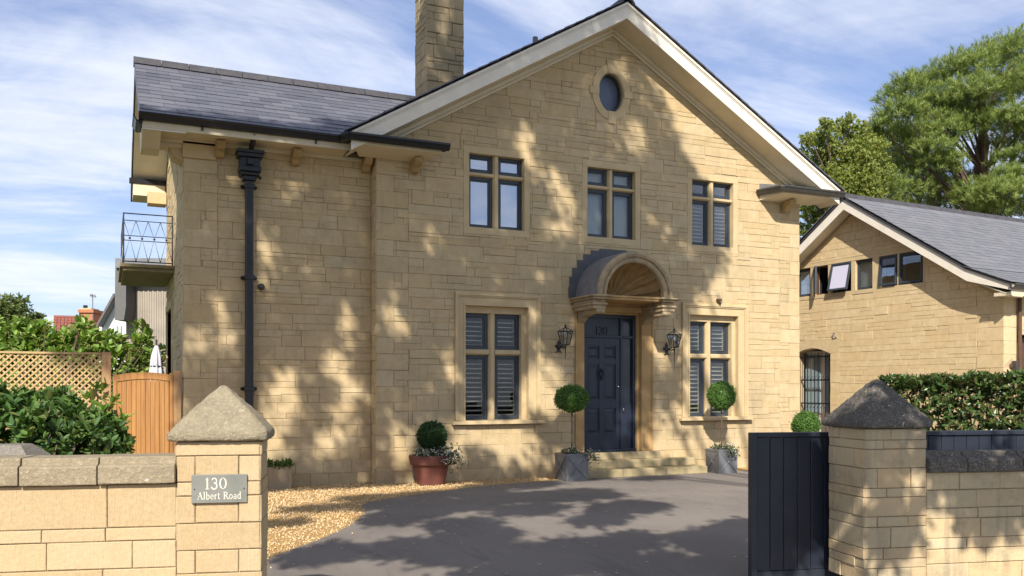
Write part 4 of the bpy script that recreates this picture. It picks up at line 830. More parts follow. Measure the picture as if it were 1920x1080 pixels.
# jamb stones of the arched opening
gs += wall_stones(FG, [(4.42, 4.72, .29 * k, .29 * (k + 1)) if k % 2 else (4.42, 4.72, .29 * k, .29 * (k + 1)) for k in range(9)], (), (), 1)
place_stones(gar, gs, M['stone_g'], rg2, jit=.002)
gout = [(-.0, -.05), (7.95, -.05), (7.95, gz(7.95) - .22), (GA, GZ - .30), (0, gz(0) - .3)]
backing(gar, FG, gout, gh + [[(DA[0], .02), (DA[1], .02), (DA[1], 2.55), (5.6, 2.62), (5.3, 2.65), (5.0, 2.62), (DA[0], 2.5)]], plain('garage_mortar', (.46, .35, .21), .95, var=.15), d=.3)
backing(gar, FGF, [(.3, -.05), (8, -.05), (8, 3.65), (.3, 3.65)], [(.46, 2.9, .02, 2.75)], M['mortar'], d=.3)
g = G(); g.fb(FG, 7.9, 7.95, -.05, 3.6, -9, -.3); g.fb(FGF, 7.9, 8, -.05, 3.6, -8, -.3); mk('rear_wall', g, M['stone_g'], gar)
g = G(); arcp = [(4.42, 2.86), (4.42, 2.52), (4.72, 2.5)] + [(4.72 + 1.2 * k / 8, 2.5 + .16 * math.sin(math.pi * k / 8 * .95)) for k in range(1, 8)] + [(5.92, 2.55), (6.2, 2.55), (6.2, 2.86)]
g.prism([FG.p(a, z, .006) for a, z in arcp], [FG.p(a, z, -.3) for a, z in arcp]); g.fb(FG, 4.42, 4.719, 0, 2.5, -.3, -.014); mk('arched_lintel', g, M['dressed'], gar, bevel=.004)
# window band: stone piers, frames, casements (three of them standing open)
g = G(); prev = 1.9
for a0, a1 in gw: g.fb(FG, prev + .001, a0, WZ[0], WZ[1], -.25, -.004); prev = a1
g.fb(FG, prev, 6.0, WZ[0], WZ[1], -.25, -.004); g.fb(FG, 1.9, 6.0, WZ[0] - .1, WZ[0] - .001, -.25, .004); g.fb(FG, 1.9, 6.0, WZ[1] + .001, WZ[1] + .1, -.25, .002); mk('window_piers', g, M['dressed'], gar, bevel=.004)
for i, (a0, a1) in enumerate(gw):
    g = G(); f_ = .035; z0, z1 = WZ; g.fb(FG, a0, a0 + f_, z0, z1, -.17, -.10); g.fb(FG, a1 - f_, a1, z0, z1, -.17, -.10); g.fb(FG, a0 + f_, a1 - f_, z0, z0 + f_, -.17, -.10); g.fb(FG, a0 + f_, a1 - f_, z1 - f_, z1, -.17, -.10)
    wd = mk('window', g, M['frame'] if i != 4 else M['brown'], gar, label='open casement with pale sky reflection painted over the glass' if i == 3 else None); OFF[wd.name] = OFF[gar.name]
    if i in (2, 5): g = G(); g.fb(FG, a0, a1, z0, z1, -.20, -.19); mk('blind', g, M['blind_grey'], wd)
    roombox(wd, FG, a0, a1, z0, z1, -.22)
    opens = {0: (0, .06), 1: (a0, 10), 3: (a0, 24), 4: (a1, 34)}
    tilt = {3: .0}
    if i in (0, 1, 3): F2 = FrT(Fr(FG.p(a0, 0, 0), gu, gn), z1, R({0: 2, 1: 4, 3: 13}[i]), -.05); W_ = a1 - a0
    elif i == 4:
        hinge = {1: a0, 3: a0, 4: a1}[i]; ang = R({1: 14, 3: 26, 4: 42}[i]); sgn = 1 if hinge == a0 else -1
        hp = FG.p(hinge, 0, -.06); ud = np.array(gu) * sgn; nn_ = np.array(gn); u2 = ud * math.cos(ang) + nn_ * math.sin(ang); n2_ = nn_ * math.cos(ang) - ud * math.sin(ang)
        F2 = Fr(hp, tuple(u2), tuple(n2_)); W_ = a1 - a0
    else: F2 = Fr(FG.p(a0, 0, -.12), gu, gn); W_ = a1 - a0
    casement(wd, F2, .012, W_ - .012, z0 + .02, z1 - .02, -.0, M['glass'], .03)
    if i == 3: g = G(); g.fb(F2, .045, W_ - .045, z0 + .055, z1 - .055, .019, .021); mk('blind', g, plain('painted_sky_reflection', (.50, .48, .58), .3), wd)  # lavender sheet over the pane stands in for reflected sky, not a blind
    if i == 1: g = G(); g.fb(FG, a0 + .05, a1 - .05, z0, z0 + .14, -.3, -.2); mk('brown_panel', g, M['brown'], wd)
# garage roof
OV = .38; gxl = 10.5
def gp(a, z, o): return FG.p(a, z, o)
prof = [(-.42, gz(-.42)), (.6, gz(.6)), (GA, GZ), (7.3, gz(7.3)), (8.32, gz(8.32))]
g = G()
for (a, z), (b_, y_) in zip(prof[:-1], prof[1:]): g.prism([gp(a, z, OV + .03), gp(b_, y_, OV + .03), gp(b_, y_ - .05, OV + .03), gp(a, z - .05, OV + .03)], [gp(a, z, -gxl), gp(b_, y_, -gxl), gp(b_, y_ - .05, -gxl), gp(a, z - .05, -gxl)])
mk('roof_deck', g, M['dark_under'], gar)
for lo_, hi_ in ((0, 2), (2, 4)):
    g = G(); gs_ = G()
    for (a, z), (b_, y_) in list(zip(prof[:-1], prof[1:]))[lo_:hi_]:
        d1 = .30; g.prism([gp(a, z - .0, OV), gp(b_, y_ - .0, OV), gp(b_, y_ - d1, OV), gp(a, z - d1 + (.14 if abs(a - GA) > 4 and a < GA else 0), OV)], [gp(a, z, OV - .03), gp(b_, y_, OV - .03), gp(b_, y_ - d1, OV - .03), gp(a, z - d1 + (.14 if abs(a - GA) > 4 and a < GA else 0), OV - .03)])
        gs_.prism([gp(a, z - .26, OV - .031), gp(b_, y_ - .26, OV - .031), gp(b_, y_ - .28, OV - .031), gp(a, z - .28, OV - .031)], [gp(a, z - .26, .006), gp(b_, y_ - .26, .006), gp(b_, y_ - .28, .006), gp(a, z - .28, .006)])
    mk('bargeboard', g, M['barge'], gar, bevel=.003); mk('soffit_board', gs_, M['cream'], gar)
g = G(); z_ = gz(-.42) - .2; g.fb(FG, -.40, 0.0, z_ - .05, z_ + .02, -6, OV - .04); mk('eaves_soffit', g, M['cream'], gar)
g = G(); g.fb(FG, -.42, -.40, z_ - .06, z_ + .17, -6, OV); mk('fascia', g, M['cream'], gar)
e0 = gp(-.42, gz(-.42) - .07, OV - .02); e1 = gp(-.42, gz(-.42) - .07, -8)
gutter([e0, e1], M['bronze'], parent=gar)
mes = slate_mesh('slate', .245, .36)
exv = Vector((-gn[0], -gn[1], 0))
for sgn in (1, -1):
    aE = -.44 if sgn > 0 else 2 * GA + .44
    o_ = gp(aE, gz(aE) + .0, OV + .05); d0 = 3.95 + .44 - 3.35; L1 = math.hypot(d0, .43 * d0); up1 = Vector((gu[0] * sgn, gu[1] * sgn, .43)).normalized()
    slope_slates(gar, o_, exv, up1, 42 if sgn > 0 else 6, max(1, int(L1 / .2)), .25, .2, mes, M['slate_g'], lambda u, v: True, limit=140 if sgn > 0 else 0, jit=.004)
    o2 = Vector(o_) + up1 * (int(L1 / .2) * .2); d_in = int(L1 / .2) * .2 * math.cos(math.atan(.43)); a2 = aE + sgn * d_in; o2 = Vector(gp(a2, gz(a2) + .01, OV + .05)); L2 = (GZ - gz(a2)) / math.sin(math.atan(.64)); up2 = Vector((gu[0] * sgn, gu[1] * sgn, .64)).normalized()
    slope_slates(gar, o2, exv, up2, 42 if sgn > 0 else 6, int((L2 - .22) / .2), .25, .2, mes, M['slate_g'], lambda u, v: True, limit=158 if sgn > 0 else 0, jit=.004)
for k in range(22):
    o0 = OV + .06 - k * .46; g = G(); pr = [(-.12, -.09), (-.03, .055), (0, .065), (.03, .055), (.12, -.09), (0, .0)]; g.prism([gp(GA + a, GZ + .05 + z, o0) for a, z in pr], [gp(GA + a, GZ + .05 + z, o0 - .45) for a, z in pr]); mk('ridge_tile', g, M['ridge'], gar)
# iron gate in the arched opening, with a glazed door behind it
g = G(); g.fb(FG, DA[0], DA[1], .05, 2.6, -.40, -.36); ig = mk('garden_door', g, M['white'], gar, label='pale glazed door behind the iron gate'); OFF[ig.name] = OFF[gar.name]
g = G(); g.fb(FG, 5.38, 5.9, .95, 2.5, -.355, -.345); g.fb(FG, 4.76, 5.22, .95, 2.5, -.355, -.345); mk('pane', g, plain('door_glass_blue', (.20, .27, .30), .12), ig)
gate2 = root('iron_gate', 'black wrought iron scroll gate in the arched opening of the outbuilding', 'iron gate', FG.p(5.3, 0, -.1))
for k in range(10):
    a = DA[0] + .05 + k * .125; mk('gate_bar', G().tube([FG.p(a, .08, -.16), FG.p(a, 2.45 + .1 * math.sin(k / 9 * math.pi), -.16)], .009, 6), M['brown'] if k % 3 == 0 else M['black'], gate2)
for z_ in (.12, 1.18, 1.80, 2.42): mk('gate_rail', G().fb(FG, DA[0] + .02, DA[1] - .02, z_, z_ + .035, -.17, -.15), M['black'], gate2)
for k in range(9):
    for z_ in (1.24, 1.36): mk('scroll', G().tube([FG.p(DA[0] + .11 + k * .125 + .045 * math.cos(t_), (1.86 if z_ < 1.3 else 1.12) + .05 * math.sin(t_), -.145) for t_ in np.linspace(0, 5.2, 10)], .006, 5), M['black'], gate2)
for k in range(9): mk('diagonal_bar', G().tube([FG.p(DA[0] + .05 + k * .125, .3 + .0 * k, -.15), FG.p(DA[0] + .175 + k * .125, .62, -.15), FG.p(DA[0] + .05 + k * .125, .95, -.15)], .006, 5), M['brown'], gate2)
# front of the outbuilding: timber doors and small lamp
g = G()
for k in range(16): g.fb(FGF, .56 + k * .145, .695 + k * .145, .05, 2.7, -.22, -.18)
gd = mk('garage_door', g, M['brown'], gar); OFF[gd.name] = OFF[gar.name]; mk('door_post', G().fb(FGF, .46, .56, 0, 2.74, -.28, -.1), M['brown'], gd); mk('door_post', G().fb(FGF, 2.8, 2.9, 0, 2.74, -.28, -.1), M['brown'], gd)
g = G(); g.tube([FGF.p(.44, 0, .07), FGF.p(.44, 3.6, .07)], .04, 10); mk('downpipe', g, M['brown'], gar)
t = root('small_wall_lamp', 'small dark lamp on the corner of the outbuilding above the hedge', 'wall light', FGF.p(.3, 2.05, 0)); mk('lamp_body', G().fb(FGF, .24, .32, 1.98, 2.18, .02, .12), M['bronze'], t, bevel=.01); mk('lamp_back', G().fb(FGF, .17, .27, 2.02, 2.12, .005, .05), M['brown'], t, bevel=.02)
t = root('wall_bracket', 'little iron bracket high on the outbuilding wall beside the arched opening', 'bracket', FG.p(4.55, 2.95, 0)); mk('bracket_plate', G().tube([FG.p(4.5, 2.9, .01), FG.p(4.55, 2.95, .06), FG.p(4.6, 3.0, .04), FG.p(4.55, 3.02, .03)], .015, 6), M['lead'], t)
# ------------------------------------------------------------------ front boundary
ub = (.9713, -.2399, 0) ; al = R(24.4 - 10.5); ub = (math.cos(al), -math.sin(al), 0); nb = (-math.sin(al), -math.cos(al), 0)
PL = (.86, 5.65, 0); PR = (5.56, 5.38, 0); FL = Fr(PL, ub, nb); FR_ = Fr(PR, ub, nb)
def pillar(name_label, F, W_, dep, courses, segs, mats, cap, apex, seedn):
    t = root('gate_pillar', name_label, 'gate pillar', F.p(W_ / 2, 0, -dep / 2), 'stone gate pillars with pyramid caps')
    zt = 1.25; rgp = random.Random(seedn); stn = []
    FSr = Fr(F.p(W_, 0, 0), (-F.n[0], -F.n[1], 0), F.u); FSl = Fr(F.p(0, 0, -dep), F.n, (-F.u[0], -F.u[1], 0)); FB = Fr(F.p(W_, 0, -dep), (-F.u[0], -F.u[1], 0), (-F.n[0], -F.n[1], 0))
    z = zt
    for k in range(14):
        h = courses[k % len(courses)]; z0_ = max(z - h, 0)
        for Fx, Wx in ((F, W_), (FSl, dep), (FSr, dep), (FB, W_)):
            sg = segs[(k + (0 if Fx is F else 1)) % len(segs)]; a = 0
            for f_ in sg: stn.append((Wx * f_ * h * (3 if Fx in (F, FSl) else 1), Fx, [(a, z0_), (a + Wx * f_, z0_), (a + Wx * f_, z), (a, z)])); a += Wx * f_
        z = z0_
        if z <= 0: break
    place_stones(t, stn, mats[0], rgp, joint=.0025, ch=.005, jit=.0015, proud=None, depth=.02)
    g = G(); g.fb(F, .012, W_ - .012, 0, zt, -dep + .012, -.012); mk('pillar_core', g, mats[1], t)
    o = .055; z0_, z1_ = zt + .004, zt + .075; cxp, czp = W_ / 2, -dep / 2
    def sq(e, z, sub=6):
        pts = []
        c4 = [(-e[0], e[1]), (e[0], e[1]), (e[0], -e[1]), (-e[0], -e[1])]
        for i in range(4):
            p, q = c4[i], c4[(i + 1) % 4]
            for k in range(sub): f_ = k / sub; pts.append((cxp + p[0] + (q[0] - p[0]) * f_, z, czp + p[1] + (q[1] - p[1]) * f_))
        return pts
    hw_, hd_ = W_ / 2, dep / 2; lv = [((hw_ - .01, hd_ - .01), z0_), ((hw_ + o - .012, hd_ + o - .012), z0_), ((hw_ + o, hd_ + o), z0_ + .014), ((hw_ + o, hd_ + o), z1_ - .02), ((hw_ + o - .014, hd_ + o - .014), z1_)]
    top = apex; n_ = 9
    for k in range(1, n_ + 1):
        f_ = k / n_; e = (1 - f_) ** .96; lv.append((((hw_ + o - .014) * e + .012 * f_, (hd_ + o - .014) * e + .012 * f_), z1_ + (top - z1_) * (f_ if k < n_ else .992)))
    rsx = []
    for e, z in lv:
        ring = []
        for (a, zz_, oo) in sq(e, z):
            jx = .006 * math.sin(a * 31 + z * 47 + seedn) + rgp.uniform(-.003, .003); ring.append(F.p(a + jx, zz_ + rgp.uniform(-.003, .003), oo + jx))
        rsx.append(ring)
    g = G(); g.rings(rsx); c_ = mk('pyramid_cap', g, cap, t, smooth=False); b = c_.modifiers.new('sub', 'SUBSURF'); b.levels = b.render_levels = 3; tx = bpy.data.textures.new('cap_clouds', 'CLOUDS'); tx.noise_scale = .035; tx.noise_depth = 4; dm = c_.modifiers.new('rough', 'DISPLACE'); dm.texture = tx; dm.strength = .014; dm.texture_coords = 'LOCAL'; c_.data.polygons.foreach_set('use_smooth', [True] * len(c_.data.polygons))
    return t
FLp = Fr(FL.p(-.49, 0, 0), ub, nb)
pillar('left gate pillar of clean cream stone with a pale lichened cap and the address plate', FLp, .49, .44, [.085, .16, .085, .165, .165, .14, .2], [(1,), (.22, .52, .26), (.22, .78), (.22, .52, .26), (1,), (.22, .52, .26)], (M['wall_l'], M['wmortar']), M['cap_l'], 1.60, 3)
pillar('right gate pillar of stained stone with a dark weathered cap beside the sliding gate', FR_, .55, .54, [.09, .075, .155, .16, .075, .155, .085, .17], [(.42, .58), (.3, .7), (1,), (.2, .55, .25), (.35, .65), (1,), (.2, .5, .3)], (M['wall_r'], M['wmortar']), M['cap_r'], 1.66, 9)
def bwall(label, F, a0, a1, zt, mat, cmat, seedn, courses, joints, z0b=0, zc=.16, group='stone boundary walls'):
    t = root('boundary_wall', label, 'boundary wall', F.p((a0 + a1) / 2, 0, -.15), group); rgw = random.Random(seedn)
    stn = wall_stones(F, lay(a0, a1, 0, zt, rgw, courses=courses, lr=(.3, .75), split=0), (), ()) ; vis = [s for s in stn]
    place_stones(t, vis, mat, rgw, joint=.0025, ch=.005, jit=.0015, depth=.02)
    FB = Fr(F.p(a1, 0, -.3), (-F.u[0], -F.u[1], 0), (-F.n[0], -F.n[1], 0)); place_stones(t, wall_stones(FB, lay(0, a1 - a0, 0, zt, rgw, lr=(.4, .8), split=0, hr=(.12, .2))), mat, rgw, limit=0, name='rear_stone')
    g = G(); g.fb(F, a0, a1, 0, zt, -.29, -.012); mk('wall_core', g, M['wmortar'], t)
    js = [a0] + [j for j in joints if a0 < j < a1] + [a1]
    for p, q in zip(js[:-1], js[1:]):
        dz = rgw.uniform(-.003, .003); pr = [(.04, 0), (.045, .006), (.045, zc * .66), (.036, zc * .70), (.0, zc * .76), (-.004, zc * .98), (-.012, zc), (-.278, zc), (-.286, zc * .98), (-.29, zc * .76), (-.326, zc * .70), (-.335, zc * .66), (-.335, 0)] if cmat is M['cope_l'] else [(.045, 0), (.05, .012), (.05, zc * .55), (.035, zc * .68), (-.02, zc * .80), (-.03, zc * .97), (-.05, zc + .004), (-.20, zc + .004), (-.22, zc * .97), (-.23, zc * .8), (-.335, zc * .68), (-.35, zc * .55), (-.35, 0)]
        g = G(); g.rings([[F.p(a, zt + .004 + z + dz + rgw.uniform(-.0015, .0015), o) for o, z in pr] for a in np.linspace(p + .004, q - .004, 5)]); mk('coping_stone', g, cmat, t, bevel=.006)
    return t
bwall('left front boundary wall of pale cream stone with a buff coping', FL, -6.5, -.49, 1.0, M['wall_l'], M['cope_l'], 31, [.155, .16, .105, .075, .165, .08, .165, .09, .07], [-4.8, -4.1, -3.4, -2.7, -2.05, -1.36, -.93])
bwall('right front boundary wall of stained stone with a dark mossy coping', FR_, .55, 6.0, .89, M['wall_r'], M['cap_r'], 47, [.14, .12, .09, .16, .085, .15, .075, .12], [.9, 1.42, 2.1, 2.8, 3.5, 4.2])
# low return wall inside the garden at the far left
FX = Fr((-.56, 7.55, 0), (-math.cos(R(20)), math.sin(R(20)), 0), (-math.sin(R(20)), -math.cos(R(20)), 0))
t = root('garden_wall', 'end of a low inner wall with grey weathered coping behind the left boundary wall', 'low wall', FX.p(1, 0, -.15)); FX2 = Fr(FX.p(2.5, 0, 0), (math.cos(R(20)), -math.sin(R(20)), 0), (-math.sin(R(20)), -math.cos(R(20)), 0))
place_stones(t, wall_stones(FX2, lay(0, 2.5, 0, 1.0, random.Random(4), split=0, hr=(.14, .2))), M['wall_l'], random.Random(2)); mk('wall_core', G().fb(FX2, 0, 2.49, 0, 1.0, -.3, -.012), M['wmortar'], t)
for p, q in ((2.25, 2.56), (1.5, 2.245), (.7, 1.495)):
    e_ = .10 if q > 2.5 else 0; g = G(); pr = [(.05, 0), (.05, .06), (-.04, .15), (-.24, .15), (-.34, .06), (-.34, 0)]; g.prism([FX2.p(p + .003, 1.004 + z, o) for o, z in pr], [FX2.p(q - .003 - (e_ if z > .1 else 0), 1.004 + z, o) for o, z in pr]); mk('coping_stone', g, cap_mat('grey_coping', (.26, .23, .19), (.18, .16, .14), (.36, .33, .28)) if p == 2.25 else bpy.data.materials['grey_coping'], t, bevel=.01)
# address plate
t = root('address_plate', 'grey slate plate lettered 130 Albert Road on the left gate pillar', 'house sign', FL.p(-.24, .88, .01)); FT = Fr(FL.p(-.40, 0, 0), ub, nb)
mk('slate_plate', G().fb(FT, 0, .325, .880, 1.052, .0105, .026), M['sign'], t, bevel=.002)
g = G(); text_geo(g, FT, '130', .075, .965, .066, .0255, .0275, .95, .10); mk('number', g, M['letter'], t); g = G(); text_geo(g, FT, 'Albert Road', .034, .903, .042, .0255, .0275, 1.0, .045); mk('street_name', g, M['letter'], t)
for a_ in (.018, .307): mk('screw', G().tube([FT.p(a_, .965, .026), FT.p(a_, .965, .029)], .004, 8), M['black'], t)
# sliding gate behind the right pillar
sg = root('sliding_gate', 'dark blue boarded sliding gate standing open behind the right pillar', 'driveway gate', FR_.p(1.5, 0, -.68)); ga, gb_ = -.665, 4.2; zt = 1.195
g = G(); g.fb(FR_, ga, ga + .055, -.10, zt, -.72, -.65); g.fb(FR_, gb_ - .055, gb_, -.10, zt, -.72, -.65); g.fb(FR_, ga + .055, gb_ - .055, zt - .04, zt, -.72, -.65); g.fb(FR_, ga + .055, gb_ - .055, -.10, -.01, -.72, -.65); mk('gate_frame', g, M['gate'], sg, bevel=.004)
a = ga + .057; k = 0
while a < gb_ - .1:
    w_ = min(.128, gb_ - .057 - a); g = G(); g.fb(FR_, a + .0025, a + w_ - .0025, -.008, zt - .042, -.70, -.672); mk('board', g, M['gate'], sg, bevel=.004); a += w_
g = G(); g.fb(FR_, ga + .06, gb_ - .06, 0, zt - .05, -.715, -.70); mk('backing_board', g, M['gate'], sg)
mk('gate_wheel', G().tube([FR_.p(ga + .9, -.08, -.68), FR_.p(ga + .9, -.08, -.71)], .04, 14), M['black'], sg)
# ------------------------------------------------------------------ side gate, trellis fence, umbrella
t = root('side_gate', 'orange timber side gate with curved top between trellis post and house', 'timber gate', (.55, 14.72, 0)); FT2 = Fr((0, 14.72, 0), (1, 0, 0), (0, -1, 0))
def gtop(a): return 1.775 + .055 * math.sin(math.pi * (a - .07) / .93)
n_ = 11
for k in range(n_):
    a = .14 + k * .0665; g = G(); z1a, z1b = gtop(a) - .10, gtop(a + .0665) - .10; g.prism([FT2.p(a + .002, .05, 0), FT2.p(a + .0645, .05, 0), FT2.p(a + .0645, z1b, 0), FT2.p(a + .002, z1a, 0)], [FT2.p(a + .002, .05, .018), FT2.p(a + .0645, .05, .018), FT2.p(a + .0645, z1b, .018), FT2.p(a + .002, z1a, .018)]); mk('board', g, M['timber'], t, bevel=.003)
g = G(); aa = np.linspace(.13, .885, 12)
for p, q in zip(aa[:-1], aa[1:]): g.prism([FT2.p(p, gtop(p) - .10, -.02), FT2.p(q, gtop(q) - .10, -.02), FT2.p(q, gtop(q), -.02), FT2.p(p, gtop(p), -.02)], [FT2.p(p, gtop(p) - .10, .032), FT2.p(q, gtop(q) - .10, .032), FT2.p(q, gtop(q), .032), FT2.p(p, gtop(p), .032)])
mk('curved_rail', g, M['timber'], t); g = G(); g.fb(FT2, .085, .135, .03, 1.80, -.03, .03); g.fb(FT2, .88, .93, .03, 1.82, -.03, .03); mk('stile', g, M['timber'], t, bevel=.003)
g = G(); g.fb(FT2, .935, 1.045, 0, 1.86, -.05, .05); mk('gate_post', g, M['post'], t, bevel=.004); mk('backing_board', G().fb(FT2, .136, .879, .05, 1.69, -.014, -.002), M['timber'], t)
mk('latch', G().fb(FT2, .09, .13, 1.18, 1.26, .03, .05), M['black'], t)
t = root('trellis_fence', 'timber fence panel with diagonal trellis top behind the laurel', 'trellis fence', (-1, 14.72, 0)); x0_, x1_, z0_, z1_ = -2.4, -.075, 1.27, 2.09
def lath(a, z, s, o):
    # clip a 45 degree lath through (a, z) to the panel
    L_ = z1_ - z0_; pts = []
    aa0 = a; aa1 = a + s * L_; za, zb2 = z0_, z1_
    if s > 0:
        if aa0 < x0_: za += x0_ - aa0; aa0 = x0_
        if aa1 > x1_: zb2 -= aa1 - x1_; aa1 = x1_
    else:
        if aa0 > x1_: za += aa0 - x1_; aa0 = x1_
        if aa1 < x0_: zb2 -= x0_ - aa1; aa1 = x0_
    if zb2 - za < .04: return
    w_ = .013 * 1.3; g = G(); g.prism([FT2.p(aa0 - w_, za, o), FT2.p(aa0 + w_, za, o), FT2.p(aa1 + w_, zb2, o), FT2.p(aa1 - w_, zb2, o)], [FT2.p(aa0 - w_, za, o - .008), FT2.p(aa0 + w_, za, o - .008), FT2.p(aa1 + w_, zb2, o - .008), FT2.p(aa1 - w_, zb2, o - .008)]); mk('lath', g, M['trellis'], t)
a = x0_ - .85
while a < x1_: lath(a, z0_, 1, .010); lath(a + .85 + .04, z0_, -1, .0); a += .092
g = G(); g.fb(FT2, x0_, x1_, z1_, z1_ + .03, -.02, .03); mk('top_rail', g, M['trellis'], t); g = G(); g.fb(FT2, x0_, x1_, z0_ - .05, z0_, -.02, .03); mk('mid_rail', g, M['post'], t)
g = G(); g.fb(FT2, -.07, .058, 0, 2.13, -.05, .06); mk('fence_post', g, M['post'], t, bevel=.004); g = G(); g.fb(FT2, -2.53, -2.41, 0, 2.13, -.05, .06); mk('fence_post', g, M['post'], t, bevel=.004)
for k in range(18): g = G(); g.fb(FT2, x0_ + k * .129, x0_ + k * .129 + .125, .02, z0_ - .052, -.02, .0 + .008 * (k % 2)); mk('board', g, M['post'], t)
t = root('garden_umbrella', 'closed grey white garden umbrella standing behind the side gate', 'umbrella', (.86, 18.3, 0)); g = G(); rsx = []
for z, r_ in ((2.42, .01), (2.38, .035), (2.2, .085), (2.02, .105), (2.0, .095), (1.98, .105), (1.7, .14), (1.45, .16), (1.42, .13)):
    rsx.append([(.86 + r_ * (1 + .16 * math.cos(k * math.pi / 24 * 8)) * math.cos(2 * math.pi * k / 48), 18.3 + r_ * (1 + .16 * math.cos(k * math.pi / 24 * 8)) * math.sin(2 * math.pi * k / 48), z) for k in range(48)])
g.rings(rsx[::-1]); mk('folded_canopy', g, M['umb'], t, smooth=True); mk('pole', G().tube([(.86, 18.3, 0), (.86, 18.3, 2.52)], .02, 8), M['bronze'], t); mk('tie_strap', G().tube([(.86, 18.3, 2.0), (.86, 18.3, 2.02)], .11, 14), M['frame'], t)
# ------------------------------------------------------------------ plants
def at(x, y, d): a = R(YAW); f = 1675.; Dv = np.array([math.sin(a), math.cos(a), 0]); Rv = np.array([math.cos(a), -math.sin(a), 0]); return np.array([0, 0, CAM_H]) + (Dv + Rv * (x - 960) / f + np.array([0, 0, 1.]) * (730 - y) / f) * d
LEAF = np.array([(0, 0, 0), (.3, .21, .06), (.7, .19, .05), (1, 0, -.06), (.7, -.19, .05), (.3, -.21, .06)]); LF = np.array([(0, 3, 2, 1), (0, 5, 4, 3)])
def unit(v): return v / np.maximum(np.linalg.norm(v, axis=-1, keepdims=True), 1e-9)
def lrots(d, up):
    d = unit(d); y = unit(np.cross(up, d)); z = np.cross(d, y); return np.stack([d, y, z], 2)
def shoots(name, parent, mat, base, dirs, per, size, spread=(.5, 1.25), kind=None, spine=.6, tmpl=LEAF, tf=LF, width=1.0):
    n = len(base); b = np.repeat(base, per, 0); d = unit(np.repeat(dirs, per, 0)); m_ = len(b)
    perp = unit(np.cross(d, nr.normal(size=(m_, 3)))); an = nr.uniform(*spread, m_)[:, None]; ld = d * np.cos(an) + perp * np.sin(an)
    s = size * nr.uniform(.65, 1.15, (m_, 1)); b = b + d * (nr.uniform(-spine, .15, (m_, 1)) * size)
    return scatter_mesh(name, tmpl, tf, b, np.concatenate([s, s * width, s], 1), mat, kind=kind, parent=parent, rots=lrots(ld, d + nr.normal(0, .25, (m_, 3))))
def ell_points(ells, n, depth=(.72, 1.02)):
    vol = np.array([e[1][0] * e[1][1] + e[1][1] * e[1][2] for e in ells]); idx = nr.choice(len(ells), n, p=vol / vol.sum()); c = np.array([e[0] for e in ells])[idx]; r_ = np.array([e[1] for e in ells])[idx]
    u = unit(nr.normal(size=(n, 3))); k = nr.uniform(*depth, (n, 1)); return c + u * r_ * k, unit(u / r_)
def bush(name, label, cat, ells, n, per, size, mat, loc, up=.5, stems=True, group=None, spread=(.5, 1.25), depth=(.6, 1.04), core=True):
    t = root(name, label, cat, loc, group); p, nn = ell_points(ells, n, depth); k = p[:, 2] > .03; p, nn = p[k], nn[k]
    d = unit(nn + np.array([0, 0, up]) + nr.normal(0, .3, p.shape)); shoots('foliage', t, mat, p, d, per, size, spread)
    if stems:
        g = G()
        for c, r_ in ells:
            for _ in range(5): q = np.array(c) + nr.normal(0, .35, 3) * np.array(r_); g.tube([(loc[0] + rng.uniform(-.15, .15), loc[1] + rng.uniform(-.15, .15), 0), tuple((np.array(loc) + q) / 2 + nr.normal(0, .05, 3)), tuple(q)], .018, 5, .006)
        mk('stems', g, M['bark'], t)
    return t
def E(x, y, d, r_): return (at(x, y, d), (r_, r_, r_) if not isinstance(r_, tuple) else r_)
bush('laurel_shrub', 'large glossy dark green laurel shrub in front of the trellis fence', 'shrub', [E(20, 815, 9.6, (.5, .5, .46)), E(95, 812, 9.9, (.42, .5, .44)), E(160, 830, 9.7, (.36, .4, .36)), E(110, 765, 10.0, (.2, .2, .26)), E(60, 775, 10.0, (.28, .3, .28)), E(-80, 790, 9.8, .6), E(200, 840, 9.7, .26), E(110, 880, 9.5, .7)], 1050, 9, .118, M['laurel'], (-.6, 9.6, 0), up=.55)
bush('laurel_sprig', 'leafy laurel shoots rising against the trellis fence post', 'shrub', [E(182, 745, 11.2, (.14, .14, .2)), E(205, 790, 11.0, (.17, .16, .28)), E(195, 850, 11, .3)], 60, 7, .14, M['laurel_b'], tuple(at(190, 760, 11)[:2]) + (0,), up=.9)
hb = [(10, 680, .65), (55, 665, .6), (105, 672, .55), (150, 662, .55), (195, 680, .55), (235, 690, .55), (275, 685, .45), (-30, 670, .8)]
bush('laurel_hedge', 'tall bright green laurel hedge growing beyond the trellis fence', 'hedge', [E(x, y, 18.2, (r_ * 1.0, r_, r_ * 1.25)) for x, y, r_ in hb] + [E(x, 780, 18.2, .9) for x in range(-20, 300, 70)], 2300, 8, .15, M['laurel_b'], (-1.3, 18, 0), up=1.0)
bush('laurel_shoots', 'long upright laurel shoots with coppery tips above the hedge', 'shrub', [E(x, y, 18.0, (.22, .2, .35)) for x, y in ((25, 640), (75, 640), (150, 630), (128, 655), (265, 640), (215, 655))], 110, 7, .22, M['laurel_b'], (-1.0, 18.2, 0), up=2.2)
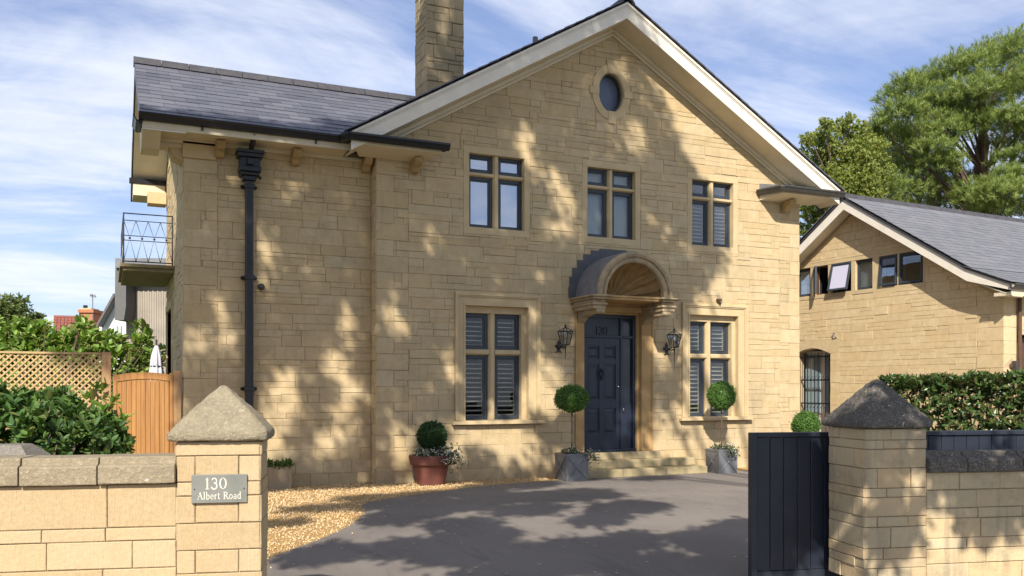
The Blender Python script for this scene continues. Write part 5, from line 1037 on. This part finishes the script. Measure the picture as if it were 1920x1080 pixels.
# clipped hedge on the right
t = root('clipped_hedge', 'clipped dark green hedge behind the sliding gate and right boundary wall', 'hedge', (10.8, 8.8, 0)); p0, p1 = np.array([10.55, 9.75]), np.array([12.1, 6.7]); dv = (p1 - p0) / np.linalg.norm(p1 - p0); pv = np.array([dv[1], -dv[0]]); n_ = 3300
u_ = nr.random(n_); v_ = nr.uniform(-.5, .5, n_); hh = 1.70 + .10 * u_ + .10 * np.clip((u_ - .62) * 6, 0, 1) + .03 * np.sin(u_ * 40); side = nr.random(n_) < .4; z_ = np.where(side, hh - nr.exponential(.05, n_), nr.uniform(.1, 1, n_) * hh); v_ = np.where(side, v_, np.sign(v_) * nr.uniform(.28, .52, n_))
xy = p0 + np.outer(u_ * np.linalg.norm(p1 - p0), dv) + np.outer(v_, pv); pts = np.stack([xy[:, 0], xy[:, 1], z_], 1); dd = np.where(side[:, None], np.array([0, 0, 1.]), np.concatenate([np.outer(np.sign(v_), pv), np.zeros((n_, 1))], 1)) + np.array([0, 0, .5])
shoots('foliage', t, M['hedge'], pts, unit(dd + nr.normal(0, .35, dd.shape)), 8, .10, (.5, 1.3), width=.8)
g = G()
for k in range(26): q = p0 + (p1 - p0) * k / 25; g.tube([(q[0], q[1], 0), (q[0] + rng.uniform(-.1, .1), q[1], .8), (q[0] + rng.uniform(-.25, .25), q[1] + rng.uniform(-.2, .2), 1.6)], .022, 5, .006)
mk('stems', g, M['bark'], t)
# topiary and pots
def ball_foliage(parent, c, r_, n, size, mat, sq=1.0, name='clipped_ball'):
    g = G(); g.ball(c, r_ * .86, 20, 14, sq); co = mk(name, g, mat, parent, smooth=True)
    u = unit(nr.normal(size=(n, 3))); bumpy = 1 + .05 * np.sin(u[:, 0] * 7 + u[:, 2] * 5 + c[0]) * np.cos(u[:, 1] * 6 + c[2]) + nr.normal(0, .028, n) + (nr.random(n) < .03) * nr.uniform(.03, .12, n); p = np.array(c) + u * np.array([r_, r_, r_ * sq]) * (bumpy * nr.uniform(.84, .99, n))[:, None]
    OFF[co.name] = OFF[parent.name]; shoots('leaves', co, mat, p, unit(u + nr.normal(0, .3, u.shape) + np.array([0, 0, .25])), 3, size, (.2, 1.1)); return co
def flowers(parent, c, rx, ry, rz_, n, hang=None, white=.5, lean=0):
    pts = np.array(c) + unit(nr.normal(size=(n, 3))) * np.array([rx, ry, rz_]) * nr.uniform(.3, 1, (n, 1)); 
    if hang: k = nr.random(n) < .4; pts[k] = np.array(hang[0]) + nr.normal(0, 1, (k.sum(), 3)) * np.array(hang[1])
    shoots('trailing_leaves', parent, M['flower_p'], pts, unit(nr.normal(0, .6, pts.shape) + np.array([0, -.2, .6])), 4, .045, (.4, 1.3))
    m_ = int(n * white); q = pts[:m_] + nr.normal(0, .012, (m_, 3)) + np.array([0, -.01, .02]); scatter_mesh('blossoms', oc, of, q, nr.uniform(.008, .015, (m_, 1)) * np.ones((1, 3)), M['flower'], kind=None, parent=parent)
def zinc(x, y, h, w_, ball, label, tr, sq, rr, flo):
    t = root('potted_topiary', label, 'potted tree', (x + w_ / 2, y + w_ / 2, 0), 'lollipop trees in zinc boxes beside the door'); cx_, cy_ = x + w_ / 2, y + w_ / 2
    g = G(); F1 = Fr((0, y, 0), (1, 0, 0), (0, -1, 0)); tp = .012
    g.rings([[(x + tp, y + tp, 0), (x + w_ - tp, y + tp, 0), (x + w_ - tp, y + w_ - tp, 0), (x + tp, y + w_ - tp, 0)], [(x, y, h), (x + w_, y, h), (x + w_, y + w_, h), (x, y + w_, h)], [(x + .02, y + .02, h), (x + w_ - .02, y + .02, h), (x + w_ - .02, y + w_ - .02, h), (x + .02, y + w_ - .02, h)], [(x + .02, y + .02, h - .05), (x + w_ - .02, y + .02, h - .05), (x + w_ - .02, y + w_ - .02, h - .05), (x + .02, y + w_ - .02, h - .05)]]); mk('zinc_box', g, M['zinc'], t, bevel=.006)
    g = G()
    for Fx in (Fr((x, y, 0), (1, 0, 0), (0, -1, 0)), Fr((x, y + w_, 0), (0, -1, 0), (-1, 0, 0))):
        for (a, b_) in (((.03, .03), (w_ - .03, h - .05)), ((.03, h - .05), (w_ - .03, .03))):
            d = Vector((b_[0] - a[0], b_[1] - a[1])).normalized() ; n_ = Vector((-d.y, d.x)) * .008; g.prism([Fx.p(a[0] + n_.x, a[1] + n_.y, -.01), Fx.p(b_[0] + n_.x, b_[1] + n_.y, 0), Fx.p(b_[0] - n_.x, b_[1] - n_.y, 0), Fx.p(a[0] - n_.x, a[1] - n_.y, -.01)], [Fx.p(a[0] + n_.x, a[1] + n_.y, .006), Fx.p(b_[0] + n_.x, b_[1] + n_.y, .01), Fx.p(b_[0] - n_.x, b_[1] - n_.y, .01), Fx.p(a[0] - n_.x, a[1] - n_.y, .006)])
        g.ball(Fx.p(w_ / 2, h / 2 - .01, .0), .026, 10, 8); g.fb(Fx, 0.002, w_ - .002, h - .035, h - .006, -.01, .008)
    mk('moulded_cross', g, M['zinc'], t, smooth=False); mk('soil', G().box(x + .02, x + w_ - .02, y + .02, y + w_ - .02, h - .09, h - .06), M['soil'], t)
    mk('trunk', G().tube([(cx_, cy_, h - .1), (cx_ + .008, cy_, (h + ball) / 2), (cx_, cy_, ball)], .013, 8), M['bark'], t); ball_foliage(t, (cx_, cy_, ball), rr, 2600, .032, M['box'], sq)
    flowers(t, (cx_ - .02, cy_ - .02, h + .02), w_ * .52, w_ * .52, .08, 130, flo, .45)
zinc(7.10, 13.42, .47, .44, 1.41, 'lollipop topiary in a zinc box left of the front door with trailing flowers', 0, .8, .295, ((7.60, 13.45, .42), (.09, .06, .07)))
zinc(10.33, 13.48, .45, .43, 1.45, 'lollipop topiary in a zinc box right of the front door by the window', 0, 1.02, .265, ((10.66, 13.46, .42), (.07, .04, .05)))
t = root('terracotta_pot', 'terracotta pot with dark clipped box ball and trailing white flowers', 'potted plant', (4.86, 13.95, 0)); c = (4.86, 13.95, 0)
mk('pot', G().lathe(c, [(.01, 0), (.215, 0), (.225, .01), (.30, .33), (.335, .335), (.345, .345), (.365, .48), (.355, .49), (.33, .485), (.32, .42), (.01, .42)], 40), M['terra'], t, smooth=False, bevel=.004); mk('soil', G().lathe(c, [(.01, .41), (.32, .41), (.32, .43), (.01, .44)], 20), M['soil'], t)
ball_foliage(t, (4.88, 13.95, .80), .245, 2200, .034, M['box_d'], .98); flowers(t, (4.88, 13.9, .52), .42, .34, .10, 330, ((5.12, 13.68, .46), (.10, .08, .09)), .9); 
t = root('stone_trough', 'square weathered stone planter with low green plants by the wing wall', 'planter', (2.46, 14.35, 0)); x, y, w_, h = 2.28, 14.17, .37, .36
g = G(); g.rings([[(x + .015, y + .015, 0), (x + w_ - .015, y + .015, 0), (x + w_ - .015, y + w_ - .015, 0), (x + .015, y + w_ - .015, 0)], [(x, y, h), (x + w_, y, h), (x + w_, y + w_, h), (x, y + w_, h)], [(x + .04, y + .04, h), (x + w_ - .04, y + .04, h), (x + w_ - .04, y + w_ - .04, h), (x + .04, y + w_ - .04, h)], [(x + .04, y + .04, h - .06), (x + w_ - .04, y + .04, h - .06), (x + w_ - .04, y + w_ - .04, h - .06), (x + .04, y + w_ - .04, h - .06)]]); mk('trough', g, stone_mat('trough_stone', [(.34, .29, .22), (.3, .26, .2)], dirt_amt=.6, dirt_lo=.4), t, bevel=.01)
p = np.stack([nr.uniform(x - .02, x + w_ + .02, 90), nr.uniform(y - .02, y + w_, 90), nr.uniform(h - .02, h + .08, 90)], 1); shoots('small_plants', t, M['laurel'], p, unit(nr.normal(0, .5, p.shape) + np.array([0, 0, 1])), 5, .06)
t = root('box_ball', 'round clipped box ball at the house corner behind the sliding gate', 'topiary', (12.35, 13.55, 0)); ball_foliage(t, (12.42, 13.5, .87), .27, 2400, .034, M['box']); mk('pot', G().lathe((12.42, 13.5, 0), [(.01, 0), (.2, 0), (.26, .55), (.28, .56), (.28, .62), (.01, .62)], 24), M['zinc'], t)
# ------------------------------------------------------------------ trees
def tree_wood(parent, basep, top, r_, limbs, mat):
    g = G(); b = Vector(basep); tp = Vector(top); pts = [b.lerp(tp, k / 7) + Vector((rng.uniform(-.12, .12), rng.uniform(-.12, .12), 0)) * (k > 0) for k in range(8)]; g.tube(pts, r_, 10, r_ * .35); mk('trunk', g, mat, parent)
    g = G()
    for q in limbs:
        q = Vector(tuple(map(float, q))); s = pts[min(6, max(2, int(7 * (q.z - b.z) / max(tp.z - b.z, .1)) - 1))]; m_ = s.lerp(q, .5) + Vector((rng.uniform(-.3, .3), rng.uniform(-.3, .3), rng.uniform(-.1, .4))); g.tube([s, s.lerp(m_, .5), m_, m_.lerp(q, .5) + Vector((0, 0, .1)), q], r_ * .22, 6, r_ * .04)
    mk('limbs', g, mat, parent)
PC = [(1668, 188, 22), (1700, 165, 28), (1735, 160, 30), (1772, 145, 32), (1812, 128, 36), (1850, 112, 34), (1890, 100, 36), (1932, 92, 40), (1690, 215, 34), (1735, 205, 38), (1785, 190, 38), (1835, 178, 40), (1885, 160, 42), (1935, 165, 45), (1650, 238, 20), (1632, 262, 22), (1672, 262, 34), (1715, 262, 40), (1760, 252, 40), (1805, 240, 38), (1850, 232, 38), (1895, 228, 36), (1938, 235, 40), (1625, 300, 30), (1660, 312, 40), (1705, 318, 42), (1748, 316, 34), (1605, 345, 28), (1640, 355, 38), (1690, 362, 40), (1740, 362, 36), (1785, 370, 34), (1830, 372, 36), (1872, 368, 36), (1915, 362, 40), (1950, 320, 40), (1890, 330, 22), (1780, 300, 22), (1770, 330, 26), (1815, 335, 20), (1800, 215, 38), (1740, 285, 36), (1860, 275, 22), (1880, 300, 20), (1830, 400, 34), (1860, 395, 30), (1920, 400, 30), (1660, 390, 34), (1720, 395, 34), (1610, 385, 24), (1905, 290, 18), (1975, 150, 60), (1985, 260, 60), (2010, 360, 60)]
t = root('pine_tree', 'tall dark green pine with open branches rising behind the outbuilding roof', 'pine tree', tuple(at(1850, 730, 35)[:2]) + (0,)); base_, dir_ = [], []
lim = []
for i, (x, y, r_) in enumerate(PC):
    d_ = 34 + rng.uniform(-2.5, 3.5); c = at(x, y, d_); rr = r_ * 1.35 / 1675 * d_; n_ = int(290 * (r_ / 36) ** 2); u = unit(nr.normal(size=(n_, 3))); u[:, 2] = np.where(u[:, 2] < -.3, -u[:, 2] * .5, u[:, 2]); base_.append(c + u * np.array([rr * 1.1, rr * 1.1, rr * .85]) * nr.uniform(.6, 1.08, (n_, 1))); dir_.append(unit(u * .7 + np.array([0, 0, .8]))); lim.append(c)
NEED = np.array([(0, -.05, 0), (1, -.02, 0), (1, .02, 0), (0, .05, 0)]); NFc = np.array([(0, 1, 2, 3)])
shoots('needles', t, M['pine'], np.concatenate(base_), np.concatenate(dir_), 24, .18, (.4, 1.45), tmpl=NEED, tf=NFc, spine=.75, width=.8)
tree_wood(t, tuple(at(1850, 730, 35)[:2]) + (0,), at(1838, 130, 35), .30, lim, M['pbark'])
g = G(); g.tube([at(1842, 380, 36), at(1836, 330, 36), at(1838, 280, 36), at(1845, 235, 36)], .24, 10, .16); g.tube([at(1842, 372, 34), at(1815, 350, 34), at(1796, 315, 33.8), at(1786, 285, 33.6)], .10, 8, .05); g.tube([at(1900, 380, 34), at(1896, 310, 34), at(1905, 260, 34)], .12, 8, .08); mk('main_limbs', g, M['pbark'], t)
def broad(label, name, mat, clumps, dpt, leaf, dens, per, trunk_px, group=None):
    t = root(name, label, 'tree', tuple(at(trunk_px, 730, dpt)[:2]) + (0,), group); el = [(at(x, y, dpt + rng.uniform(-1, 1)), tuple(np.array((1, 1, .9)) * r_ / 1675 * dpt)) for x, y, r_ in clumps]; p, nn = ell_points(el, dens, (.35, 1.08)); shoots('leaves', t, mat, p, unit(nn + nr.normal(0, .5, p.shape)), per, leaf, (.3, 1.4)); b = tuple(at(trunk_px, 730, dpt)[:2]) + (0,); tree_wood(t, b, el[0][0], .25, [e[0] for e in el], M['bark']); return t
broad('yellow green broadleaf tree between the main gable and the pine', 'broadleaf_tree', M['broad'], [(1570, 300, 42), (1545, 265, 32), (1600, 248, 28), (1615, 290, 34), (1535, 310, 34), (1560, 350, 45), (1605, 340, 40), (1520, 345, 30), (1530, 395, 36), (1515, 440, 30), (1575, 238, 18), (1600, 390, 40), (1515, 262, 16), (1548, 232, 15), (1592, 222, 12), (1626, 262, 16), (1505, 290, 14), (1640, 275, 26), (1640, 320, 34), (1625, 370, 34)], 30, .105, 5600, 7, 1560)
broad('tall loose green tree at the far left beyond the hedge', 'broadleaf_tree', M['broad_g'], [(25, 600, 34), (0, 575, 30), (35, 572, 22), (-30, 600, 50), (10, 640, 45)], 46, .2, 1500, 6, 0, 'trees beyond the back garden')
broad('smaller rounded green tree left of the red tiled roof', 'broadleaf_tree', M['broad_g'], [(68, 600, 16), (62, 622, 22), (75, 640, 24), (50, 645, 25)], 46, .2, 700, 6, 66, 'trees beyond the back garden')
# ------------------------------------------------------------------ neighbouring buildings
def vbox(g, x0, x1, yt, yb, d, dep): # box facing the drive at a given depth
    a, b_, c, e = at(x0, yt, d), at(x1, yt, d), at(x1, yb, d), at(x0, yb, d); back = np.array([math.sin(R(YAW)), math.cos(R(YAW)), 0]) * dep; g.prism([tuple(q) for q in (a, b_, c, e)], [tuple(q + back) for q in (a, b_, c, e)])
def bprism(g, pts, d, dep):
    back = np.array([math.sin(R(YAW)), math.cos(R(YAW)), 0]) * dep; q = [at(x, y, d) for x, y in pts]; g.prism([tuple(p) for p in q], [tuple(p + back) for p in q])
t = root('tiled_house', 'distant house with red tiled roof and orange brick chimney', 'house', tuple(at(140, 730, 52)[:2]) + (0,))
g = G(); q0, q1, q2, q3 = at(98, 640, 50), at(210, 645, 50), at(210, 596, 53), at(101, 593, 53)
rt = mk('roof', G().prism([tuple(q) for q in (q0, q1, q2, q3)], [tuple(q - np.array([0, 0, .2])) for q in (q0, q1, q2, q3)]), M['redtile'], t); OFF[rt.name] = OFF[t.name]
for r_ in range(9):
    for c_i in range(16):
        f0, f1, h0, h1 = c_i / 16, (c_i + .9) / 16, r_ / 9, (r_ + 1.05) / 9; P_ = lambda f_, h_: (q0 * (1 - f_) + q1 * f_) * (1 - h_) + (q3 * (1 - f_) + q2 * f_) * h_
        a = [P_(f0, h0), P_(f1, h0), P_(f1, h1), P_(f0, h1)]; g.prism([tuple(v + np.array([0, -.03, .14 - .08 * (i > 1)])) for i, v in enumerate(a)], [tuple(v) for v in a])
mk('roof_tiles', g, M['redtile'], rt, kind='stuff'); g = G(); vbox(g, 104, 208, 640, 740, 50.5, 6); mk('wall', g, M['brick'], t)
g = G(); vbox(g, 148, 173, 584, 640, 51, 1.2); vbox(g, 146, 175, 580, 586, 50.9, 1.4); ch_ = mk('chimney', g, M['brick'], t); OFF[ch_.name] = OFF[t.name]; g = G(); vbox(g, 150, 171, 577.5, 580, 51, 1.0); mk('chimney_cap', g, M['dressed'], ch_); g = G(); c = at(160, 574, 51.4); g.tube([tuple(c - np.array([0, 0, .15])), tuple(c + np.array([0, 0, .05]))], .12, 8); mk('chimney_pot', g, M['black'], ch_)
t2 = root('roof_aerial', 'thin television aerial beside the orange brick chimney', 'aerial', tuple(at(174, 600, 51))); g = G(); g.tube([tuple(at(174, 600, 51)), tuple(at(173.5, 551, 51))], .03, 5); mk('mast', g, M['lead'], t2); g = G(); g.tube([tuple(at(168, 553, 51)), tuple(at(180, 556, 51.4))], .02, 5)
for k in range(5): x = 169 + k * 2.5; g.tube([tuple(at(x, 551 + k * .4, 50.8)), tuple(at(x + .5, 557 + k * .3, 51.4))], .015, 4)
mk('aerial_arms', g, M['lead'], t2)
t = root('white_house', 'white rendered house gable behind the hedge', 'house', tuple(at(215, 730, 42)[:2]) + (0,)); g = G(); bprism(g, [(186, 740), (186, 607), (214, 556), (245, 600), (245, 740)], 42, 6); mk('wall', g, M['render'], t)
g = G(); bprism(g, [(182, 612), (180, 609), (212, 550), (214, 555)], 41.4, 7); mk('bargeboard', g, M['soffit_g'], t); g = G(); bprism(g, [(186, 611), (183, 611), (213, 556), (214, 562)], 41.6, .4); mk('verge_soffit', g, M['barge'], t)
g = G(); vbox(g, 215.5, 220, 610, 638, 41.9, .05); vbox(g, 223, 227, 610, 638, 41.9, .05); mk('window', g, M['blind_grey'], t)
t = root('clad_building', 'beige board clad building with a wide grey verge behind the balcony', 'building', tuple(at(270, 730, 27)[:2]) + (0,)); x_ = 236; k = 0; g0 = G(); vbox(g0, 236, 345, 500, 745, 27.05, 5); mk('wall', g0, M['soffit_g'], t)
while x_ < 345: g = G(); vbox(g, x_ + .25, x_ + 4.1, 500, 745, 27 - .02 * (k % 2), .05); mk('cladding_board', g, M['clad'], t); x_ += 4.4; k += 1
g = G(); bprism(g, [(216, 486), (236, 486), (236, 575), (232, 600), (215, 600)], 26.3, 1.0); mk('verge', g, M['soffit_g'], t); g = G(); vbox(g, 216, 345, 484, 502, 26.2, 6); mk('fascia', g, M['lead'], t)
# ------------------------------------------------------------------ large tree by the road whose crown shades the house (stands beyond the frame)
t = root('shade_tree', 'spreading roadside tree outside the gate that dapples house and drive', 'tree', (5.6, -2.8, 0))
EDGE = [(9.6, 9.4), (8.9, 8.0), (9.35, 7.5), (9.8, 6.7), (10.1, 6.1), (10.6, 5.6), (11.05, 4.9), (11.1, 4.2), (10.75, 3.7), (10.25, 3.4), (10.35, 2.9), (10.3, 2.0), (9.9, 1.3), (10.3, .5), (10.2, -.2)]
LIT = [(8.70, 7.55, .20, .12), (8.95, 6.6, .2, .22), (9.15, 6.25, .18, .2), (8.6, 6.3, .15, .12), (6.7, 6.0, .22, .3), (6.95, 5.55, .2, .2), (7.4, 5.4, .22, .18), (7.55, 4.95, .25, .25), (7.45, 4.5, .22, .16), (7.8, 4.35, .16, .14), (5.0, 4.0, .12, .16), (2.25, 4.05, .2, .14), (1.7, 5.3, .14, .12), (2.55, 5.05, .12, .1), (2.15, 3.6, .14, .2), (2.7, 5.05, .1, .1), (2.05, 4.3, .14, .12), (2.9, 3.8, .14, .14), (3.5, 2.95, .2, .3), (3.3, 2.2, .24, .3), (1.1, 2.5, .16, .3), (1.55, 2.7, .16, .3), (1.4, 3.2, .12, .15), (2.45, 1.9, .25, .35), (2.35, 1.3, .3, .4), (2.2, .9, .4, .35), (3.55, 1.5, .16, .3), (3.2, .9, .3, .25), (4.4, 2.7, .2, .25), (4.4, 3.3, .15, .15), (7.1, 3.55, .2, .14), (6.2, 3.2, .16, .14), (5.9, .85, .35, .2), (5.5, .4, .22, .22), (6.6, .55, .5, .3), (7.35, 1.5, .22, .5), (7.0, 2.0, .2, .35), (6.75, 1.45, .25, .4), (5.3, 2.0, .14, .3), (6.9, 2.9, .15, .2), (9.4, 2.5, .16, .3), (9.7, 2.2, .25, .25), (9.55, .7, .25, .35), (8.8, 1.05, .22, .3), (10.1, 2.5, .14, .2), (9.9, .35, .4, .3), (7.9, .3, .5, .12), (8.9, .1, .6, .1), (4.5, .6, .2, .4), (6.3, 4.3, .12, .12), (8.4, 5.0, .1, .14), (9.7, 4.6, .14, .14), (10.3, 4.2, .14, .16), (5.75, 7.4, .1, .08), (7.2, 7.8, .12, .08), (5.0, 7.6, .12, .3), (4.8, 8.4, .14, .25), (5.1, 9.0, .12, .2)]
GSH = [(5.0, -2.2, .8, .35), (5.6, -1.5, .9, .3), (6.6, -.95, .9, .3), (7.6, -2.3, .9, .5), (8.5, -3.6, .6, .4), (8.0, -4.2, .35, .25), (7.0, -3.3, .55, .3), (5.3, -3.2, .5, .45), (5.9, -2.6, .6, .4), (6.6, -2.2, .7, .4), (8.45, -6.5, .5, .5), (8.3, -5.4, .3, .35), (7.6, -6.0, .5, .3), (6.9, -6.2, .45, .3), (6.3, -5.3, .45, .3), (5.7, -4.9, .4, .3), (4.9, -4.9, .35, .3), (6.5, -4.6, .4, .3), (6.2, -4.0, .4, .25), (6.8, -5.4, .5, .25), (7.6, -5.4, .4, .2), (4.0, -2.2, .5, .14), (3.6, -3.2, .5, .14), (4.3, -1.5, .4, .16), (9.3, -5.6, .45, .4), (9.9, -5.2, .4, .35), (9.6, -6.5, .6, .5), (8.9, -6.9, .4, .5), (10.35, -6.6, .22, .3), (10.5, -7.3, .2, .2), (11.1, -6.8, .3, .2), (11.5, -7.3, .35, .2), (10.9, -6.1, .3, .15), (9.3, -.9, .5, .12), (8.0, -.5, .5, .12), (6.4, -.3, .5, .2), (12.1, -6.9, .3, .2), (7.2, -6.9, .5, .3), (8, -7.3, .5, .3)]
def inside_f(U, V):
    e = np.array(EDGE)[::-1]; ok = (U > -.8) & (U < np.interp(V, e[:, 1], e[:, 0])) & (V > -.25) & (V < 9.5); return ok
n_ = 11500; U = nr.uniform(-.8, 11.2, n_); V = nr.uniform(-.3, 9.5, n_); ok = inside_f(U, V); rad = .17
for u, v, a, b_ in LIT: ok &= (((U - u) / (a + rad * .42)) ** 2 + ((V - v) / (b_ + rad * .42)) ** 2) > 1
ok &= (nr.random(n_) > np.where((U > 7.8) & (V > 5.5) & (V < 7.9), .25, .0)); ok &= nr.random(n_) > np.where(V < 1.8, .45, .0)
ok &= ~((V < 2.3) & (U < .9)); ok &= ~((U < 3.15) & (V > 5.75)); ok &= ~((U < 4.3) & (V > 6.5)); ok &= ~((U > 8.6) & (V > 8.3)); U, V = U[ok], V[ok]; K = nr.uniform(17, 26, len(U))
U2, V2 = [], []
for u, v, a, b_ in GSH:
    m_ = int(170 * a * b_ / .3) + 8; an = nr.uniform(0, 6.28, m_); rr = np.sqrt(nr.random(m_)) * .92; U2.append(u + a * rr * np.cos(an)); V2.append(v + b_ * rr * np.sin(an))
U2 = np.concatenate(U2); V2 = np.concatenate(V2); K2 = nr.uniform(24, 29, len(U2)) + np.clip(-V2 - 4, 0, 4) * .6
KK = np.concatenate([K, K2]); UU = np.concatenate([U, U2]); VV = np.concatenate([V, V2]); cen = np.stack([UU - .26 * KK, Y0 - .5 * KK, VV + .43 * KK], 1); cen = cen[cen[:, 2] > 3.2]
m_ = 13; leafp = np.repeat(cen, m_, 0) + nr.normal(0, .095, (len(cen) * m_, 3)); q_ = nr.normal(size=leafp.shape)
scatter_mesh('leaves', LEAF, LF, leafp, nr.uniform(.10, .17, (len(leafp), 1)) * np.array([[1, 1.3, 1]]), M['broad_g'], kind='stuff', parent=t, rots=lrots(q_, nr.normal(size=q_.shape)))
sel = cen[np.argsort(-cen[:, 2])[nr.choice(1500, 7)]]; tree_wood(t, (5.6, -2.8, -.15), (4.6, -1.6, 10.5), .3, sel, M['bark'])
